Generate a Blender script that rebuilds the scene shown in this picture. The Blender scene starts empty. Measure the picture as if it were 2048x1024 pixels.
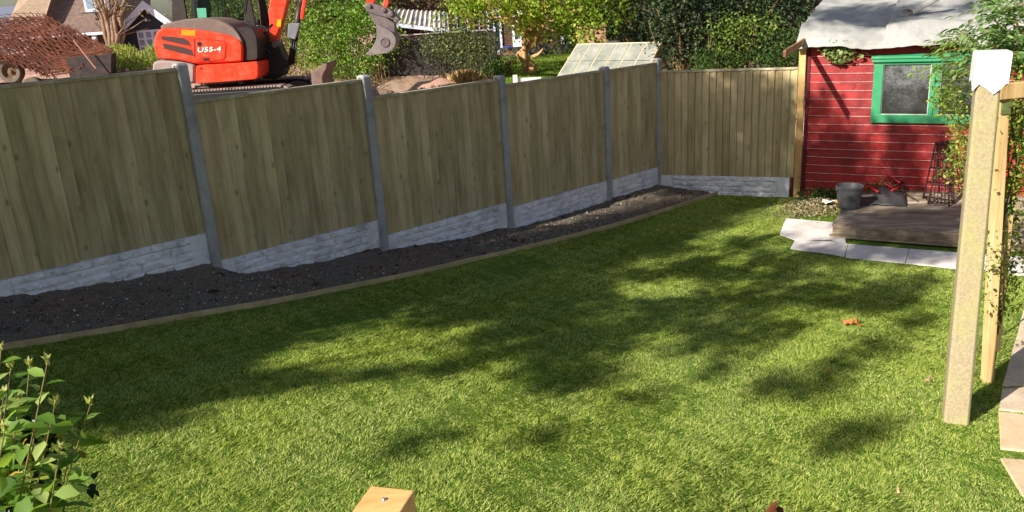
import bpy, bmesh, math, random
import numpy as np
from mathutils import Vector, Matrix, noise
random.seed(7); rng = np.random.default_rng(7)
SC = bpy.context.scene; COL = SC.collection
R = math.radians
# ------------------------------------------------------------------ camera
F = 1641.07; PITCH = 0.302302; ROLL = -0.0632097; CAMZ = 2.96
_cp, _sp, _cr, _sr = math.cos(PITCH), math.sin(PITCH), math.cos(ROLL), math.sin(ROLL)
FWD = np.array([0, _cp, -_sp]); _r = np.array([1., 0, 0]); _u = np.array([0, _sp, _cp])
RT = _r*_cr + _u*_sr; UP = _u*_cr - _r*_sr
cd = bpy.data.cameras.new('camera'); cam = bpy.data.objects.new('camera', cd); COL.objects.link(cam)
cd.sensor_width = 36; cd.lens = F/2048*36; cd.clip_start = 0.05; cd.clip_end = 800
M = Matrix.Identity(4)
for i in range(3):
    M[i][0] = RT[i]; M[i][1] = UP[i]; M[i][2] = -FWD[i]
M[2][3] = CAMZ
cam.matrix_world = M
SC.camera = cam
# ------------------------------------------------------------------ light
SUN_AZ = R(38.7); SUN_EL = R(31)          # direction in which the light travels, and its height
LD = np.array([math.cos(SUN_AZ)*math.cos(SUN_EL), math.sin(SUN_AZ)*math.cos(SUN_EL), -math.sin(SUN_EL)])
sd = bpy.data.lights.new('sun', 'SUN'); sun = bpy.data.objects.new('sun', sd); COL.objects.link(sun)
sd.energy = 5.0; sd.angle = R(0.53); sd.color = (1.0, 0.93, 0.82)
sun.rotation_euler = Vector(LD).to_track_quat('-Z', 'Y').to_euler(); sun.location = (-20, -16, 30)
w = bpy.data.worlds.new('World'); SC.world = w; w.use_nodes = True
nt = w.node_tree; nt.nodes.clear()
so = nt.nodes.new('ShaderNodeOutputWorld'); bg = nt.nodes.new('ShaderNodeBackground'); sk = nt.nodes.new('ShaderNodeTexSky')
sk.sky_type = 'NISHITA'; sk.sun_disc = False; sk.sun_elevation = SUN_EL
sk.sun_rotation = math.atan2(-LD[0], -LD[1]); sk.air_density = 1.0; sk.dust_density = 1.5
bg.inputs[1].default_value = 0.062
nt.links.new(sk.outputs[0], bg.inputs[0]); nt.links.new(bg.outputs[0], so.inputs[0])
SC.view_settings.view_transform = 'Standard'; SC.view_settings.look = 'None'
SC.view_settings.exposure = 0.82; SC.view_settings.gamma = 1
SC.render.engine = 'CYCLES'
# ------------------------------------------------------------------ survey helpers: sight line of the photograph -> point of the place
def ray(x, y): return FWD + RT*(x-1024)/F + UP*(512-y)/F
O0 = np.array([0, 0, CAMZ])
def AZ(x, y, z): d = ray(x, y); return O0 + d*((z-CAMZ)/d[2])
def AY(x, y, Y): d = ray(x, y); return O0 + d*(Y/d[1])
def AP(x, y, P, N): d = ray(x, y); return O0 + d*(np.dot(np.array(P)-O0, N)/np.dot(d, N))
# fence line frame
TH = 0.7232138; FO = np.array([-2.853, 7.723]); FD = np.array([math.cos(TH), math.sin(TH)]); FN = np.array([FD[1], -FD[0]])
D2 = np.array([math.cos(-.415), math.sin(-.415)]); N2 = np.array([D2[1], -D2[0]])   # back panel: along, towards the garden
def sn(s, n): return FO + FD*s + FN*n
def tosn(x, y): return ((x-FO[0])*FD[0]+(y-FO[1])*FD[1], (x-FO[0])*FN[0]+(y-FO[1])*FN[1])
CORNER = sn(6.87, 0)
def sstep(a, b, x): t = np.clip((np.asarray(x, float)-a)/(b-a), 0, 1); return t*t*(3-2*t)
def zl(s): u = np.maximum(7.5-s, 0); return .0075*u*u
def zxy(x, y): return float(zl(tosn(x, y)[0]))
def site(x, y):
    s, n = tosn(x, y); dB = -((x-CORNER[0])*N2[0]+(y-CORNER[1])*N2[1])
    d = np.maximum(-n, dB)
    base = zl(s)
    up = 1.32 + .22*sstep(-2, -9, x) - .42*sstep(17.5, 15.8, y)*sstep(-1.5, -3.2, x)*sstep(-11, -9.5, x) - 1.7*sstep(27, 58, y)
    t = sstep(.35, 6, d)
    return base*(1-t)+up*t
# ------------------------------------------------------------------ materials
def lin(r, g, b, k=1.0):
    f = lambda c: ((c/255)/12.92 if c/255 <= .04045 else ((c/255+.055)/1.055)**2.4)
    return (f(r)*k, f(g)*k, f(b)*k, 1)
class NT:
    def __init__(s, name):
        s.m = bpy.data.materials.new(name); s.m.use_nodes = True; s.t = s.m.node_tree; s.t.nodes.clear()
        s.out = s.n('ShaderNodeOutputMaterial'); s.bsdf = s.n('ShaderNodeBsdfPrincipled'); s.l(s.bsdf.outputs[0], s.out.inputs[0])
    def n(s, t, **kw):
        o = s.t.nodes.new(t)
        for k, v in kw.items(): setattr(o, k, v)
        return o
    def l(s, a, b): s.t.links.new(a, b)
    def coords(s, sc=(1, 1, 1), kind='Object'):
        tc = s.n('ShaderNodeTexCoord'); mp = s.n('ShaderNodeMapping'); mp.inputs['Scale'].default_value = sc
        s.l(tc.outputs[kind], mp.inputs[0]); return mp.outputs[0]
    def noise(s, vec, scale, detail=4, rough=.6, dist=0):
        o = s.n('ShaderNodeTexNoise'); o.inputs['Scale'].default_value = scale; o.inputs['Detail'].default_value = detail
        o.inputs['Roughness'].default_value = rough; o.inputs['Distortion'].default_value = dist
        if vec is not None: s.l(vec, o.inputs['Vector'])
        return o.outputs['Fac']
    def ramp(s, fac, stops, interp='LINEAR'):
        o = s.n('ShaderNodeValToRGB'); o.color_ramp.interpolation = interp; e = o.color_ramp.elements
        while len(e) < len(stops): e.new(.5)
        for i, (p, c) in enumerate(stops): e[i].position = p; e[i].color = c if len(c) == 4 else (*c, 1)
        s.l(fac, o.inputs[0]); return o.outputs[0]
    def mix(s, fac, a, b, mode='MIX'):
        o = s.n('ShaderNodeMix', data_type='RGBA', blend_type=mode)
        for sock, v in ((o.inputs[0], fac), (o.inputs[6], a), (o.inputs[7], b)):
            if isinstance(v, (int, float)): sock.default_value = v
            elif isinstance(v, tuple): sock.default_value = v
            else: s.l(v, sock)
        return o.outputs[2]
    def math(s, op, a, b=0.0):
        o = s.n('ShaderNodeMath', operation=op)
        for sock, v in ((o.inputs[0], a), (o.inputs[1], b)):
            if isinstance(v, (int, float)): sock.default_value = v
            else: s.l(v, sock)
        return o.outputs[0]
    def island(s): return s.n('ShaderNodeNewGeometry').outputs['Random Per Island']
    def bump(s, h, strength=.3, dist=.01):
        o = s.n('ShaderNodeBump'); o.inputs['Strength'].default_value = strength; o.inputs['Distance'].default_value = dist
        s.l(h, o.inputs['Height']); s.l(o.outputs[0], s.bsdf.inputs['Normal'])
    def col(s, c):
        if isinstance(c, tuple): s.bsdf.inputs['Base Color'].default_value = c
        else: s.l(c, s.bsdf.inputs['Base Color'])
    def fin(s, rough=.8, spec=.3, metal=0.0):
        s.bsdf.inputs['Roughness'].default_value = rough; s.bsdf.inputs['Specular IOR Level'].default_value = spec
        s.bsdf.inputs['Metallic'].default_value = metal; return s.m
def g3(v): return (v, v, v, 1)
def mottled(name, a, b, scale=6, rough=.85, bump=.3, bd=.01, spec=.25, metal=0, fine=60, c=None, stretch=(1, 1, 1)):
    t = NT(name); v = t.coords(stretch)
    n1 = t.noise(v, scale, 6, .65); n2 = t.noise(v, fine, 3, .7)
    f = t.math('MULTIPLY', t.math('ADD', n1, t.math('MULTIPLY', n2, .6)), .65)
    st = [(.36, a), (.62, b)] if c is None else [(.34, a), (.5, b), (.66, c)]
    t.col(t.ramp(f, st)); t.bump(f, bump, bd); return t.fin(rough, spec, metal)
def mp4(t, off, sc):
    m = t.n('ShaderNodeMapping'); m.inputs['Scale'].default_value = sc; t.l(off.outputs[0], m.inputs[0]); return m.outputs[0]
def plank(name, dark, mid, light, knots=True, rough=.8, grain=(14, 14, .8), green=None, isl=.5, sat=None):
    """sawn timber, grain along local Z, each board with its own tone"""
    t = NT(name); r = t.island()
    tc = t.n('ShaderNodeTexCoord'); off = t.n('ShaderNodeVectorMath', operation='ADD')
    cb = t.n('ShaderNodeCombineXYZ'); m = t.math('MULTIPLY', r, 37.0)
    for i in range(3): t.l(m, cb.inputs[i])
    t.l(tc.outputs['Object'], off.inputs[0]); t.l(cb.outputs[0], off.inputs[1])
    mp = t.n('ShaderNodeMapping'); mp.inputs['Scale'].default_value = grain; t.l(off.outputs[0], mp.inputs[0])
    g = t.noise(mp.outputs[0], 1.6, 8, .7, .6)
    mp2 = t.n('ShaderNodeMapping'); mp2.inputs['Scale'].default_value = (grain[0]*.22, grain[1]*.22, grain[2]*1.3); t.l(off.outputs[0], mp2.inputs[0])
    blot = t.noise(mp2.outputs[0], 1.4, 4, .6)
    f = t.math('ADD', t.math('MULTIPLY', g, .5), t.math('MULTIPLY', blot, .5))
    c = t.ramp(f, [(.32, dark), (.5, mid), (.68, light)])
    if knots:
        band = t.ramp(t.noise(mp4(t, off, (1.2, 1.2, 3.2)), 1.0, 3, .6), [(.56, g3(0)), (.64, g3(1))]); fine = t.ramp(t.noise(mp4(t, off, (60, 60, 2.2)), 1.0, 4, .7), [(.60, g3(0)), (.70, g3(1))])
        c = t.mix(t.math('MULTIPLY', band, .10), c, (dark[0]*.6, dark[1]*.55, dark[2]*.5, 1)); c = t.mix(t.math('MULTIPLY', fine, .45), c, (dark[0]*.45, dark[1]*.42, dark[2]*.4, 1))
    c = t.mix(isl, c, t.ramp(r, [(0, (.80, .76, .72, 1)), (.25, (.92, .94, .9, 1)), (.5, g3(1.0)), (.65, (1.08, .99, .9, 1)), (.8, (1.02, 1.06, 1.0, 1)), (1, (1.2, 1.18, 1.14, 1))]), 'MULTIPLY')
    h = f
    if knots:
        vo = t.n('ShaderNodeTexVoronoi'); mp3 = t.n('ShaderNodeMapping')
        mp3.inputs['Scale'].default_value = tuple(s*k for s, k in zip((1, 1, 1), [(grain[0] if grain[0] >= grain[2] else grain[2])*.8]*2+[5.5])) if grain[2] < grain[0] else (2.4, 6, 6)
        t.l(off.outputs[0], mp3.inputs[0]); t.l(mp3.outputs[0], vo.inputs['Vector']); vo.inputs['Scale'].default_value = 1.0
        k = t.ramp(vo.outputs['Distance'], [(.06, g3(1)), (.13, g3(.6)), (.24, g3(0))])
        gate = t.ramp(t.noise(off.outputs[0], 3.1, 1), [(.50, g3(0)), (.56, g3(1))])
        k = t.mix(1.0, k, gate, 'MULTIPLY')
        c = t.mix(t.math('MULTIPLY', k, .55), c, (dark[0]*.33, dark[1]*.27, dark[2]*.25, 1))
    t.col(c); t.bump(h, .35, .004); return t.fin(rough, .2)
def leafmat(name, cols, trans=.35, rough=.55, spec=.35, vary=None):
    t = NT(name); r = t.island()
    st = [(i/(max(len(cols)-1, 1)), c) for i, c in enumerate(cols)]
    c = t.ramp(r, st)
    if vary:
        pn = t.n('ShaderNodeNewGeometry'); c = t.mix(t.ramp(t.noise(pn.outputs['Position'], vary[0], 3), [(.4, g3(0)), (.62, g3(1))]), c, vary[1], vary[2] if len(vary) > 2 else 'MIX')
    t.col(c); t.fin(rough, spec)
    tr = t.n('ShaderNodeBsdfTranslucent'); t.l(t.mix(1.0, c, (1.25, 1.2, .55, 1), 'MULTIPLY'), tr.inputs[0])
    mx = t.n('ShaderNodeMixShader'); mx.inputs[0].default_value = trans
    t.l(t.bsdf.outputs[0], mx.inputs[1]); t.l(tr.outputs[0], mx.inputs[2]); t.l(mx.outputs[0], t.out.inputs[0]); return t.m
def plain(name, c, rough=.5, spec=.5, metal=0, dirt=None, scale=5):
    t = NT(name)
    if dirt:
        v = t.coords(); n = t.noise(v, scale, 6, .7); t.col(t.mix(t.ramp(n, [(.45, g3(0)), (.72, g3(.85))]), c, dirt)); t.bump(n, .06, .01)
    else: t.col(c)
    return t.fin(rough, spec, metal)
# ------------------------------------------------------------------ mesh helpers
def tag(o, label=None, cat=None, group=None, kind=None):
    if label: o['label'] = label
    if cat: o['category'] = cat
    if group: o['group'] = group
    if kind: o['kind'] = kind
    return o
def link(name, me, mat=None, parent=None, smooth=False, bevel=0, sharp=None):
    o = bpy.data.objects.new(name, me); COL.objects.link(o)
    if mat is not None:
        for m_ in (mat if isinstance(mat, (list, tuple)) else [mat]): me.materials.append(m_)
    if parent: o.parent = parent
    if smooth or sharp is not None:
        me.polygons.foreach_set('use_smooth', [True]*len(me.polygons))
        if sharp is not None: me.set_sharp_from_angle(angle=R(sharp))
    if bevel:
        b = o.modifiers.new('bevel', 'BEVEL'); b.width = bevel; b.segments = 2; b.limit_method = 'ANGLE'; b.angle_limit = R(35)
    return o
def empty(name, loc, rz=0):
    o = bpy.data.objects.new(name, None); COL.objects.link(o); o.location = tuple(float(v) for v in loc); o.rotation_euler = (0, 0, rz)
    o.empty_display_size = .1; return o
def adopt(root, *obs):
    """parts modelled in world coordinates are handed to their thing"""
    inv = Matrix.Translation(root.location) @ Matrix.Rotation(root.rotation_euler.z, 4, 'Z')
    inv = inv.inverted()
    for o in obs:
        o.data.transform(inv); o.parent = root
def npmesh(name, V, Fc):
    V = np.ascontiguousarray(V, np.float32); Fc = np.ascontiguousarray(Fc, np.int32); k = Fc.shape[1]
    me = bpy.data.meshes.new(name); me.vertices.add(len(V)); me.vertices.foreach_set('co', V.ravel())
    me.loops.add(Fc.size); me.loops.foreach_set('vertex_index', Fc.ravel())
    me.polygons.add(len(Fc)); me.polygons.foreach_set('loop_start', np.arange(0, Fc.size, k, dtype=np.int32))
    try: me.polygons.foreach_set('loop_total', np.full(len(Fc), k, np.int32))
    except Exception: pass
    me.update(calc_edges=True); me.validate(); return me
class MB:
    def __init__(s): s.v = []; s.f = []; s.mi = []
    def add(s, vs, fs, mi=0):
        b = len(s.v); s.v += [tuple(float(c) for c in v) for v in vs]; s.f += [tuple(b+i for i in f) for f in fs]; s.mi += [mi]*len(fs); return s
    def hexa(s, c8, mi=0):
        return s.add(c8, [(0, 3, 2, 1), (4, 5, 6, 7), (0, 1, 5, 4), (1, 2, 6, 5), (2, 3, 7, 6), (3, 0, 4, 7)], mi)
    def box(s, o, a, b, c, mi=0):
        """box from corner o along vectors a, b, c"""
        o, a, b, c = map(lambda q: np.array(q, float), (o, a, b, c))
        if np.dot(np.cross(a, b), c) < 0: a, b = b, a
        return s.hexa([o, o+a, o+a+b, o+b, o+c, o+a+c, o+a+b+c, o+b+c], mi)
    def abox(s, x0, x1, y0, y1, z0, z1, mi=0): return s.box((x0, y0, z0), (x1-x0, 0, 0), (0, y1-y0, 0), (0, 0, z1-z0), mi)
    def prism(s, pts, ext, mi=0):
        n = len(pts); P = [np.array(p, float) for p in pts]; e = np.array(ext, float)
        s.add(P+[p+e for p in P], [tuple(range(n))[::-1], tuple(range(n, 2*n))]+[(i, (i+1) % n, n+(i+1) % n, n+i) for i in range(n)], mi); return s
    def tube(s, pts, rad, n=8, mi=0, cap=True):
        P = [Vector([float(c) for c in p]) for p in pts]; m = len(P)
        rad = [rad]*m if not hasattr(rad, '__len__') else rad
        T = [(P[min(i+1, m-1)]-P[max(i-1, 0)]).normalized() for i in range(m)]
        a = T[0].orthogonal().normalized(); vs = []
        for i in range(m):
            a = (a-T[i]*a.dot(T[i]));  a = a.normalized() if a.length > 1e-6 else T[i].orthogonal().normalized(); b = T[i].cross(a)
            for k in range(n):
                t = 2*math.pi*k/n; vs.append(P[i]+(a*math.cos(t)+b*math.sin(t))*rad[i])
        fs = [(i*n+k, i*n+(k+1) % n, (i+1)*n+(k+1) % n, (i+1)*n+k) for i in range(m-1) for k in range(n)]
        if cap: fs += [tuple(range(n))[::-1], tuple((m-1)*n+k for k in range(n))]
        return s.add(vs, fs, mi)
    def lathe(s, c, prof, n=24, axis=(0, 0, 1), mi=0, cap=True):
        ax = Vector(axis).normalized(); a = ax.orthogonal().normalized(); b = ax.cross(a); c = Vector([float(q) for q in c]); vs = []
        for r_, h in prof:
            for k in range(n):
                t = 2*math.pi*k/n; vs.append(c+ax*h+(a*math.cos(t)+b*math.sin(t))*r_)
        m = len(prof); fs = [(i*n+k, i*n+(k+1) % n, (i+1)*n+(k+1) % n, (i+1)*n+k) for i in range(m-1) for k in range(n)]
        if cap: fs += [tuple(range(n))[::-1], tuple((m-1)*n+k for k in range(n))]
        return s.add(vs, fs, mi)
    def build(s, name, mat, parent=None, smooth=False, bevel=0, sharp=None, fix=True):
        me = bpy.data.meshes.new(name); me.from_pydata(s.v, [], s.f)
        if fix:
            bm = bmesh.new(); bm.from_mesh(me)
            for f, i in zip(bm.faces, s.mi): f.material_index = i
            bmesh.ops.recalc_face_normals(bm, faces=bm.faces); bm.to_mesh(me); bm.free()
        else:
            for p, i in zip(me.polygons, s.mi): p.material_index = i
        me.update(); return link(name, me, mat, parent, smooth, bevel, sharp)
def loft(prof, cx, cz, slices, plane=None):
    """prof: world (x,z) outline; slices: (y, scale)"""
    mb = MB(); n = len(prof); vs = []
    for y, sc in slices: vs += [(cx+(x-cx)*sc, y, cz+(z-cz)*sc) for x, z in prof]
    m = len(slices); fs = [(i*n+k, i*n+(k+1) % n, (i+1)*n+(k+1) % n, (i+1)*n+k) for i in range(m-1) for k in range(n)]
    fs += [tuple(range(n)), tuple((m-1)*n+k for k in range(n))[::-1]]
    return mb.add(vs, fs)
def unit(v): return v/np.maximum(np.linalg.norm(v, axis=1, keepdims=True), 1e-9)
def leaves(name, C, size, mat, parent=None, asp=.5, up=.6, hexa=False, dirs=None, droop=0.0, curl=.12):
    """one folded leaf per centre"""
    N = len(C); d = rng.normal(size=(N, 3)) if dirs is None else dirs+rng.normal(size=(N, 3))*.35
    d[:, 2] -= droop; d = unit(d)
    nn = rng.normal(size=(N, 3)); nn[:, 2] += up*2; nn = unit(nn-d*(nn*d).sum(1, keepdims=True)); sd_ = np.cross(d, nn)
    L = (size*rng.uniform(.65, 1.3, N))[:, None] if np.isscalar(size) else size[:, None]
    W = L*asp
    if not hexa:
        V = np.stack([C-d*L*.5, C-sd_*W*.5+nn*L*curl, C+d*L*.5, C+sd_*W*.5+nn*L*curl], 1).reshape(-1, 3)
        b = np.arange(N)[:, None]*4; Fc = np.concatenate([b+[[0, 3, 2]], b+[[0, 2, 1]]], 1).reshape(-1, 3)
    else:
        q = lambda a, s_, h: C+d*L*a+sd_*W*s_+nn*L*h
        V = np.stack([q(-.5, 0, 0), q(-.18, -.46, curl), q(.2, -.4, curl*.8), q(.55, 0, -curl), q(.2, .4, curl*.8), q(-.18, .46, curl), q(0, 0, curl*.2)], 1).reshape(-1, 3)
        b = np.arange(N)[:, None]*7; Fc = np.concatenate([b+[[0, 6, 1]], b+[[1, 6, 2]], b+[[2, 6, 3]], b+[[3, 6, 4]], b+[[4, 6, 5]], b+[[5, 6, 0]]], 1).reshape(-1, 3)
    return link(name, npmesh(name, V, Fc), mat, parent)
def clumps(ells, nc, nl, cr=.18, shell=.55):
    """leaf centres: nc clumps scattered in ellipsoids, nl leaves each"""
    vol = np.array([e[3]*e[4]*e[5] for e in ells]); pick = rng.choice(len(ells), nc, p=vol/vol.sum())
    u = unit(rng.normal(size=(nc, 3))); rr = rng.uniform(shell, 1.05, nc)**.7
    E_ = np.array(ells, float)[pick]; cc = E_[:, :3]+u*rr[:, None]*E_[:, 3:6]
    cr_ = cr*rng.uniform(.5, 1.5, nc)
    P = cc[:, None, :]+rng.normal(size=(nc, nl, 3))*cr_[:, None, None]*np.array([1, 1, .75])
    return P.reshape(-1, 3), cc
def trunk_mb(base, top, r0, r1, limbs, wob=.08, rl=.35):
    mb = MB(); base = np.array(base, float); top = np.array(top, float); k = 9
    path = [base+(top-base)*i/k+(rng.normal(size=3)*wob*(0 < i)*[1, 1, .1]) for i in range(k+1)]
    mb.tube(path, [r0+(r1-r0)*(i/k)**.8+(r0*.35 if i == 0 else 0) for i in range(k+1)], 9)
    for c in limbs:
        i = random.randint(k//3, k); a = path[i]; c = np.array(c, float); mid = (a+c)/2+rng.normal(size=3)*.1*np.linalg.norm(c-a); ra = (r0+(r1-r0)*i/k)*.5
        mb.tube([a, a*.6+mid*.4, mid, c], [ra, ra*.8, ra*.55, ra*.15], 6)
    return mb
def tree(name, label, cat, base, top, r0, ells, nc, nl, lsize, lmat, bmat, cr=.18, asp=.55, group=None, nlimb=14, r1=None, hexa=False, shell=.5):
    root = empty(name, base); tag(root, label, cat, group)
    P, cc = clumps(ells, nc, nl, cr, shell)
    mb = trunk_mb(base, top, r0, r1 or r0*.35, cc[rng.choice(len(cc), min(nlimb, len(cc)), replace=False)])
    t = mb.build('trunk', bmat, smooth=True); c = leaves('crown', P, lsize, lmat, asp=asp, hexa=hexa); adopt(root, t, c); return root
# ------------------------------------------------------------------ shared materials
M_soil_old = mottled('soil', lin(40, 33, 30), lin(74, 62, 56), 5, .95, .9, .03, .1, fine=45, c=lin(104, 88, 78))
M_site = mottled('site_soil', lin(120, 88, 74), lin(176, 138, 122), 3, .95, .9, .05, .1, fine=25, c=lin(198, 164, 148))
def grassbase():
    t = NT('turf'); g = t.n('ShaderNodeNewGeometry').outputs['Position']; n1 = t.noise(g, 40, 4); n2 = t.noise(g, 1.3, 3)
    c = t.ramp(n1, [(.35, lin(58, 82, 26)), (.6, lin(108, 136, 48))]); c = t.mix(t.ramp(n2, [(.4, g3(0)), (.65, g3(.5))]), c, lin(96, 112, 44)); t.col(c); t.bump(n1, .8, .02); return t.fin(.95, .1)
M_turf = grassbase()
M_blade = leafmat('grass_blades', [lin(60, 96, 32), lin(108, 142, 54), lin(158, 184, 82), lin(196, 206, 110), lin(230, 226, 162)], trans=.4, rough=.6, spec=.2, vary=(1.1, (1.0, 1.0, .78, 1), 'MULTIPLY'))
M_fence = plank('treated_featheredge', lin(148, 132, 97), lin(190, 172, 133), lin(216, 199, 161), isl=1.0)
M_fence2 = plank('treated_capping', lin(140, 128, 100), lin(178, 166, 140), lin(205, 196, 176), knots=False)
M_conc = mottled('concrete_post', lin(130, 128, 128), lin(166, 164, 164), 4, .9, .35, .004, .2, fine=90, c=lin(190, 188, 186))
def gravmat():
    t = NT('rock_faced_concrete'); v = t.coords(); n1 = t.noise(v, 5, 6, .65); n2 = t.noise(v, 70, 3, .7); n3_ = t.noise(v, 1.7, 5, .7)
    f = t.math('MULTIPLY', t.math('ADD', n1, t.math('MULTIPLY', n2, .6)), .65); c = t.ramp(f, [(.34, lin(190, 188, 190)), (.5, lin(232, 230, 234)), (.66, lin(250, 249, 252))])
    c = t.mix(t.ramp(n3_, [(.52, g3(0)), (.70, g3(.55))]), c, lin(142, 132, 120)); t.col(c); t.bump(f, .8, .012); return t.fin(.9, .2)
M_grav = gravmat()
M_edge = mottled('edging_timber', lin(160, 138, 98), lin(208, 186, 142), 5, .85, .3, .005, .2, fine=60)
M_bark = mottled('bark', lin(88, 70, 50), lin(140, 112, 82), 9, .95, .8, .02, .1, fine=50, stretch=(1, 1, .3))
M_barkl = mottled('pale_bark', lin(140, 106, 72), lin(204, 164, 118), 7, .95, .7, .02, .1, fine=40, stretch=(1, 1, .3))
M_black = plain('black_steel', (.012, .012, .013, 1), .45, .4)
M_pipe = plain('galvanised', (.45, .46, .48, 1), .35, .5, .8)
# ------------------------------------------------------------------ GROUND
def fb(x, y, sc, o=3): return noise.fractal(Vector((x*sc, y*sc, .3)), .9, 2.1, o)
gx = np.concatenate([np.linspace(-90, -22, 16)[:-1], np.arange(-22, 16, .32), np.linspace(16, 90, 16)])
gy = np.concatenate([np.linspace(-30, -2, 10)[:-1], np.arange(-2, 31, .32), np.linspace(31, 160, 30)])
XX, YY = np.meshgrid(gx, gy); ZZ = site(XX, YY); S_, N_ = tosn(XX, YY)
dB = -((XX-CORNER[0])*N2[0]+(YY-CORNER[1])*N2[1]); outside = np.maximum(-N_, dB)
for i in range(len(gy)):
    for j in range(len(gx)):
        if outside[i, j] > .2 and -22 < gx[j] < 16 and gy[i] < 31: ZZ[i, j] += .10*fb(gx[j], gy[i], 1.1, 4)*min(outside[i, j], 1)+.10*max(0, fb(gx[j]+9, gy[i], .45, 2))
        elif outside[i, j] <= .2: ZZ[i, j] -= .07
ni, nj = XX.shape; idx = np.arange(ni*nj).reshape(ni, nj)
tag(link('ground', npmesh('ground', np.stack([XX, YY, ZZ], -1).reshape(-1, 3), np.stack([idx[:-1, :-1], idx[:-1, 1:], idx[1:, 1:], idx[1:, :-1]], -1).reshape(-1, 4)), M_site, smooth=True), 'pinkish bare building-site earth beyond the fence', 'ground', kind='structure')
def grid_sn(s0, s1, n0, n1, ds, dn, zf):
    ss = np.arange(s0, s1+1e-6, ds); nn = np.linspace(n0, n1, max(2, int((n1-n0)/dn)+1)); V = []
    for s in ss:
        for n in nn: p = sn(s, n); V.append((p[0], p[1], zf(s, n)))
    a, b = len(ss), len(nn); k = np.arange(a*b).reshape(a, b)
    return np.array(V), np.stack([k[:-1, :-1], k[1:, :-1], k[1:, 1:], k[:-1, 1:]], -1).reshape(-1, 4)
BW = .83
def bedw(s): return BW-.26*sstep(5.0, 7.6, s)*0-.0*s
# lawn sheet
V, Fc = grid_sn(-7.5, 12, BW, 10.5, .15, .15, lambda s, n: float(zl(s))+.012*fb(s, n, .8, 2))
tag(link('lawn', npmesh('lawn', V, Fc), M_turf, smooth=True), 'mown turf lawn', 'lawn', kind='structure')
# flower bed soil
def bedz(s, n):
    e_ = float(np.interp(s, [-4.6, -2.1, -1.98, -1.88, -1.09, -.18, .22, 1.06, 2.23, 3.05, 3.8, 4.6, 5.76, 6.93], [1.2, 1.02, .9, .88, .78, .72, .50, .42, .30, .21, .10, .13, .13, .15]))
    z = float(zl(s))+.03+(max(e_-float(zl(s)), .05)-.02)*max(0, 1-n/BW)**1.3+.010*fb(s*1.0, n, 9, 4)+.026*fb(s, n+5, 2.2, 3)
    if n > BW-.1: z = min(z, float(zl(s))+.03)
    return z
V, Fc = grid_sn(-4.6, 8.0, -.06, BW, .03, .03, bedz)
keep = [f for f in Fc if (V[f[0]][0]-CORNER[0])*N2[0]+(V[f[0]][1]-CORNER[1])*N2[1] > -.05]
def bedmat():
    t = NT('bed_soil'); v = t.coords(); n1 = t.noise(v, 2.1, 5, .6); n2 = t.noise(v, 55, 5, .75)
    a = t.ramp(n2, [(.32, lin(88, 80, 70)), (.55, lin(122, 112, 99)), (.72, lin(156, 145, 130))]); b = t.ramp(n2, [(.32, lin(98, 82, 72)), (.6, lin(136, 116, 102))])
    t.col(t.mix(t.ramp(n1, [(.48, g3(0)), (.6, g3(1))]), a, b)); t.bump(n2, .8, .012); return t.fin(.95, .1)
tag(link('flower_bed', npmesh('flower_bed', V, np.array(keep)), bedmat(), smooth=True), 'bare dug soil bed along the fence', 'soil bed', kind='structure')
# soil crumbs, chips and stones on the bed
def scatter_chips(name, n, pos, size, mat, flat=.5):
    mb = MB()
    for i in range(n):
        p = pos(); s_ = size*random.uniform(.4, 1.5); q = [Vector((random.gauss(0, 1), random.gauss(0, 1), random.gauss(0, flat))).normalized()*s_ for _ in range(6)]
        bm = bmesh.new()
        for v in q: bm.verts.new(v)
        try: bmesh.ops.convex_hull(bm, input=bm.verts)
        except Exception: pass
        bm.verts.ensure_lookup_table(); bm.verts.index_update()
        mb.add([v.co+Vector(p) for v in bm.verts], [tuple(v.index for v in f.verts) for f in bm.faces]); bm.free()
    return mb.build(name, mat)
def bedpt(hot=True):
    while True:
        s = random.choice([random.gauss(4.6, .5), random.gauss(3.4, .4), random.gauss(.2, .5), random.gauss(-1.2, .35), random.gauss(4.3, .7), random.gauss(3.9, .6), random.gauss(.3, .9), random.uniform(-2, 7.2)]) if hot else random.uniform(-2.2, 7.2)
        n = random.uniform(.1, BW-.04)
        if -2.2 < s < 7.2:
            p = sn(s, n)
            if (p[0]-CORNER[0])*N2[0]+(p[1]-CORNER[1])*N2[1] > .06: return (p[0], p[1], bedz(s, n)+.004)
t = NT('chips'); t.col(t.ramp(t.island(), [(0, lin(80, 70, 60)), (.4, lin(140, 128, 112)), (.8, lin(180, 170, 152)), (1, lin(230, 224, 212))])); M_chip = t.fin(.9, .2)
tag(scatter_chips('soil_debris', 2300, bedpt, .0095, M_chip), 'small stones and wood chips strewn over the dug bed', 'debris', kind='stuff')
t = NT('clods'); t.col(t.ramp(t.island(), [(0, lin(64, 57, 49)), (1, lin(120, 109, 96))])); M_clod = t.fin(.95, .1)
tag(scatter_chips('soil_clods', 1800, lambda: bedpt(False), .010, M_clod, .8), 'dark crumbs of soil over the dug bed', 'soil crumbs', kind='stuff')
tag(scatter_chips('soil_lumps', 110, lambda: bedpt(False), .034, M_clod, .7), 'larger dark lumps of soil on the dug bed', 'soil lumps', kind='stuff')
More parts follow.
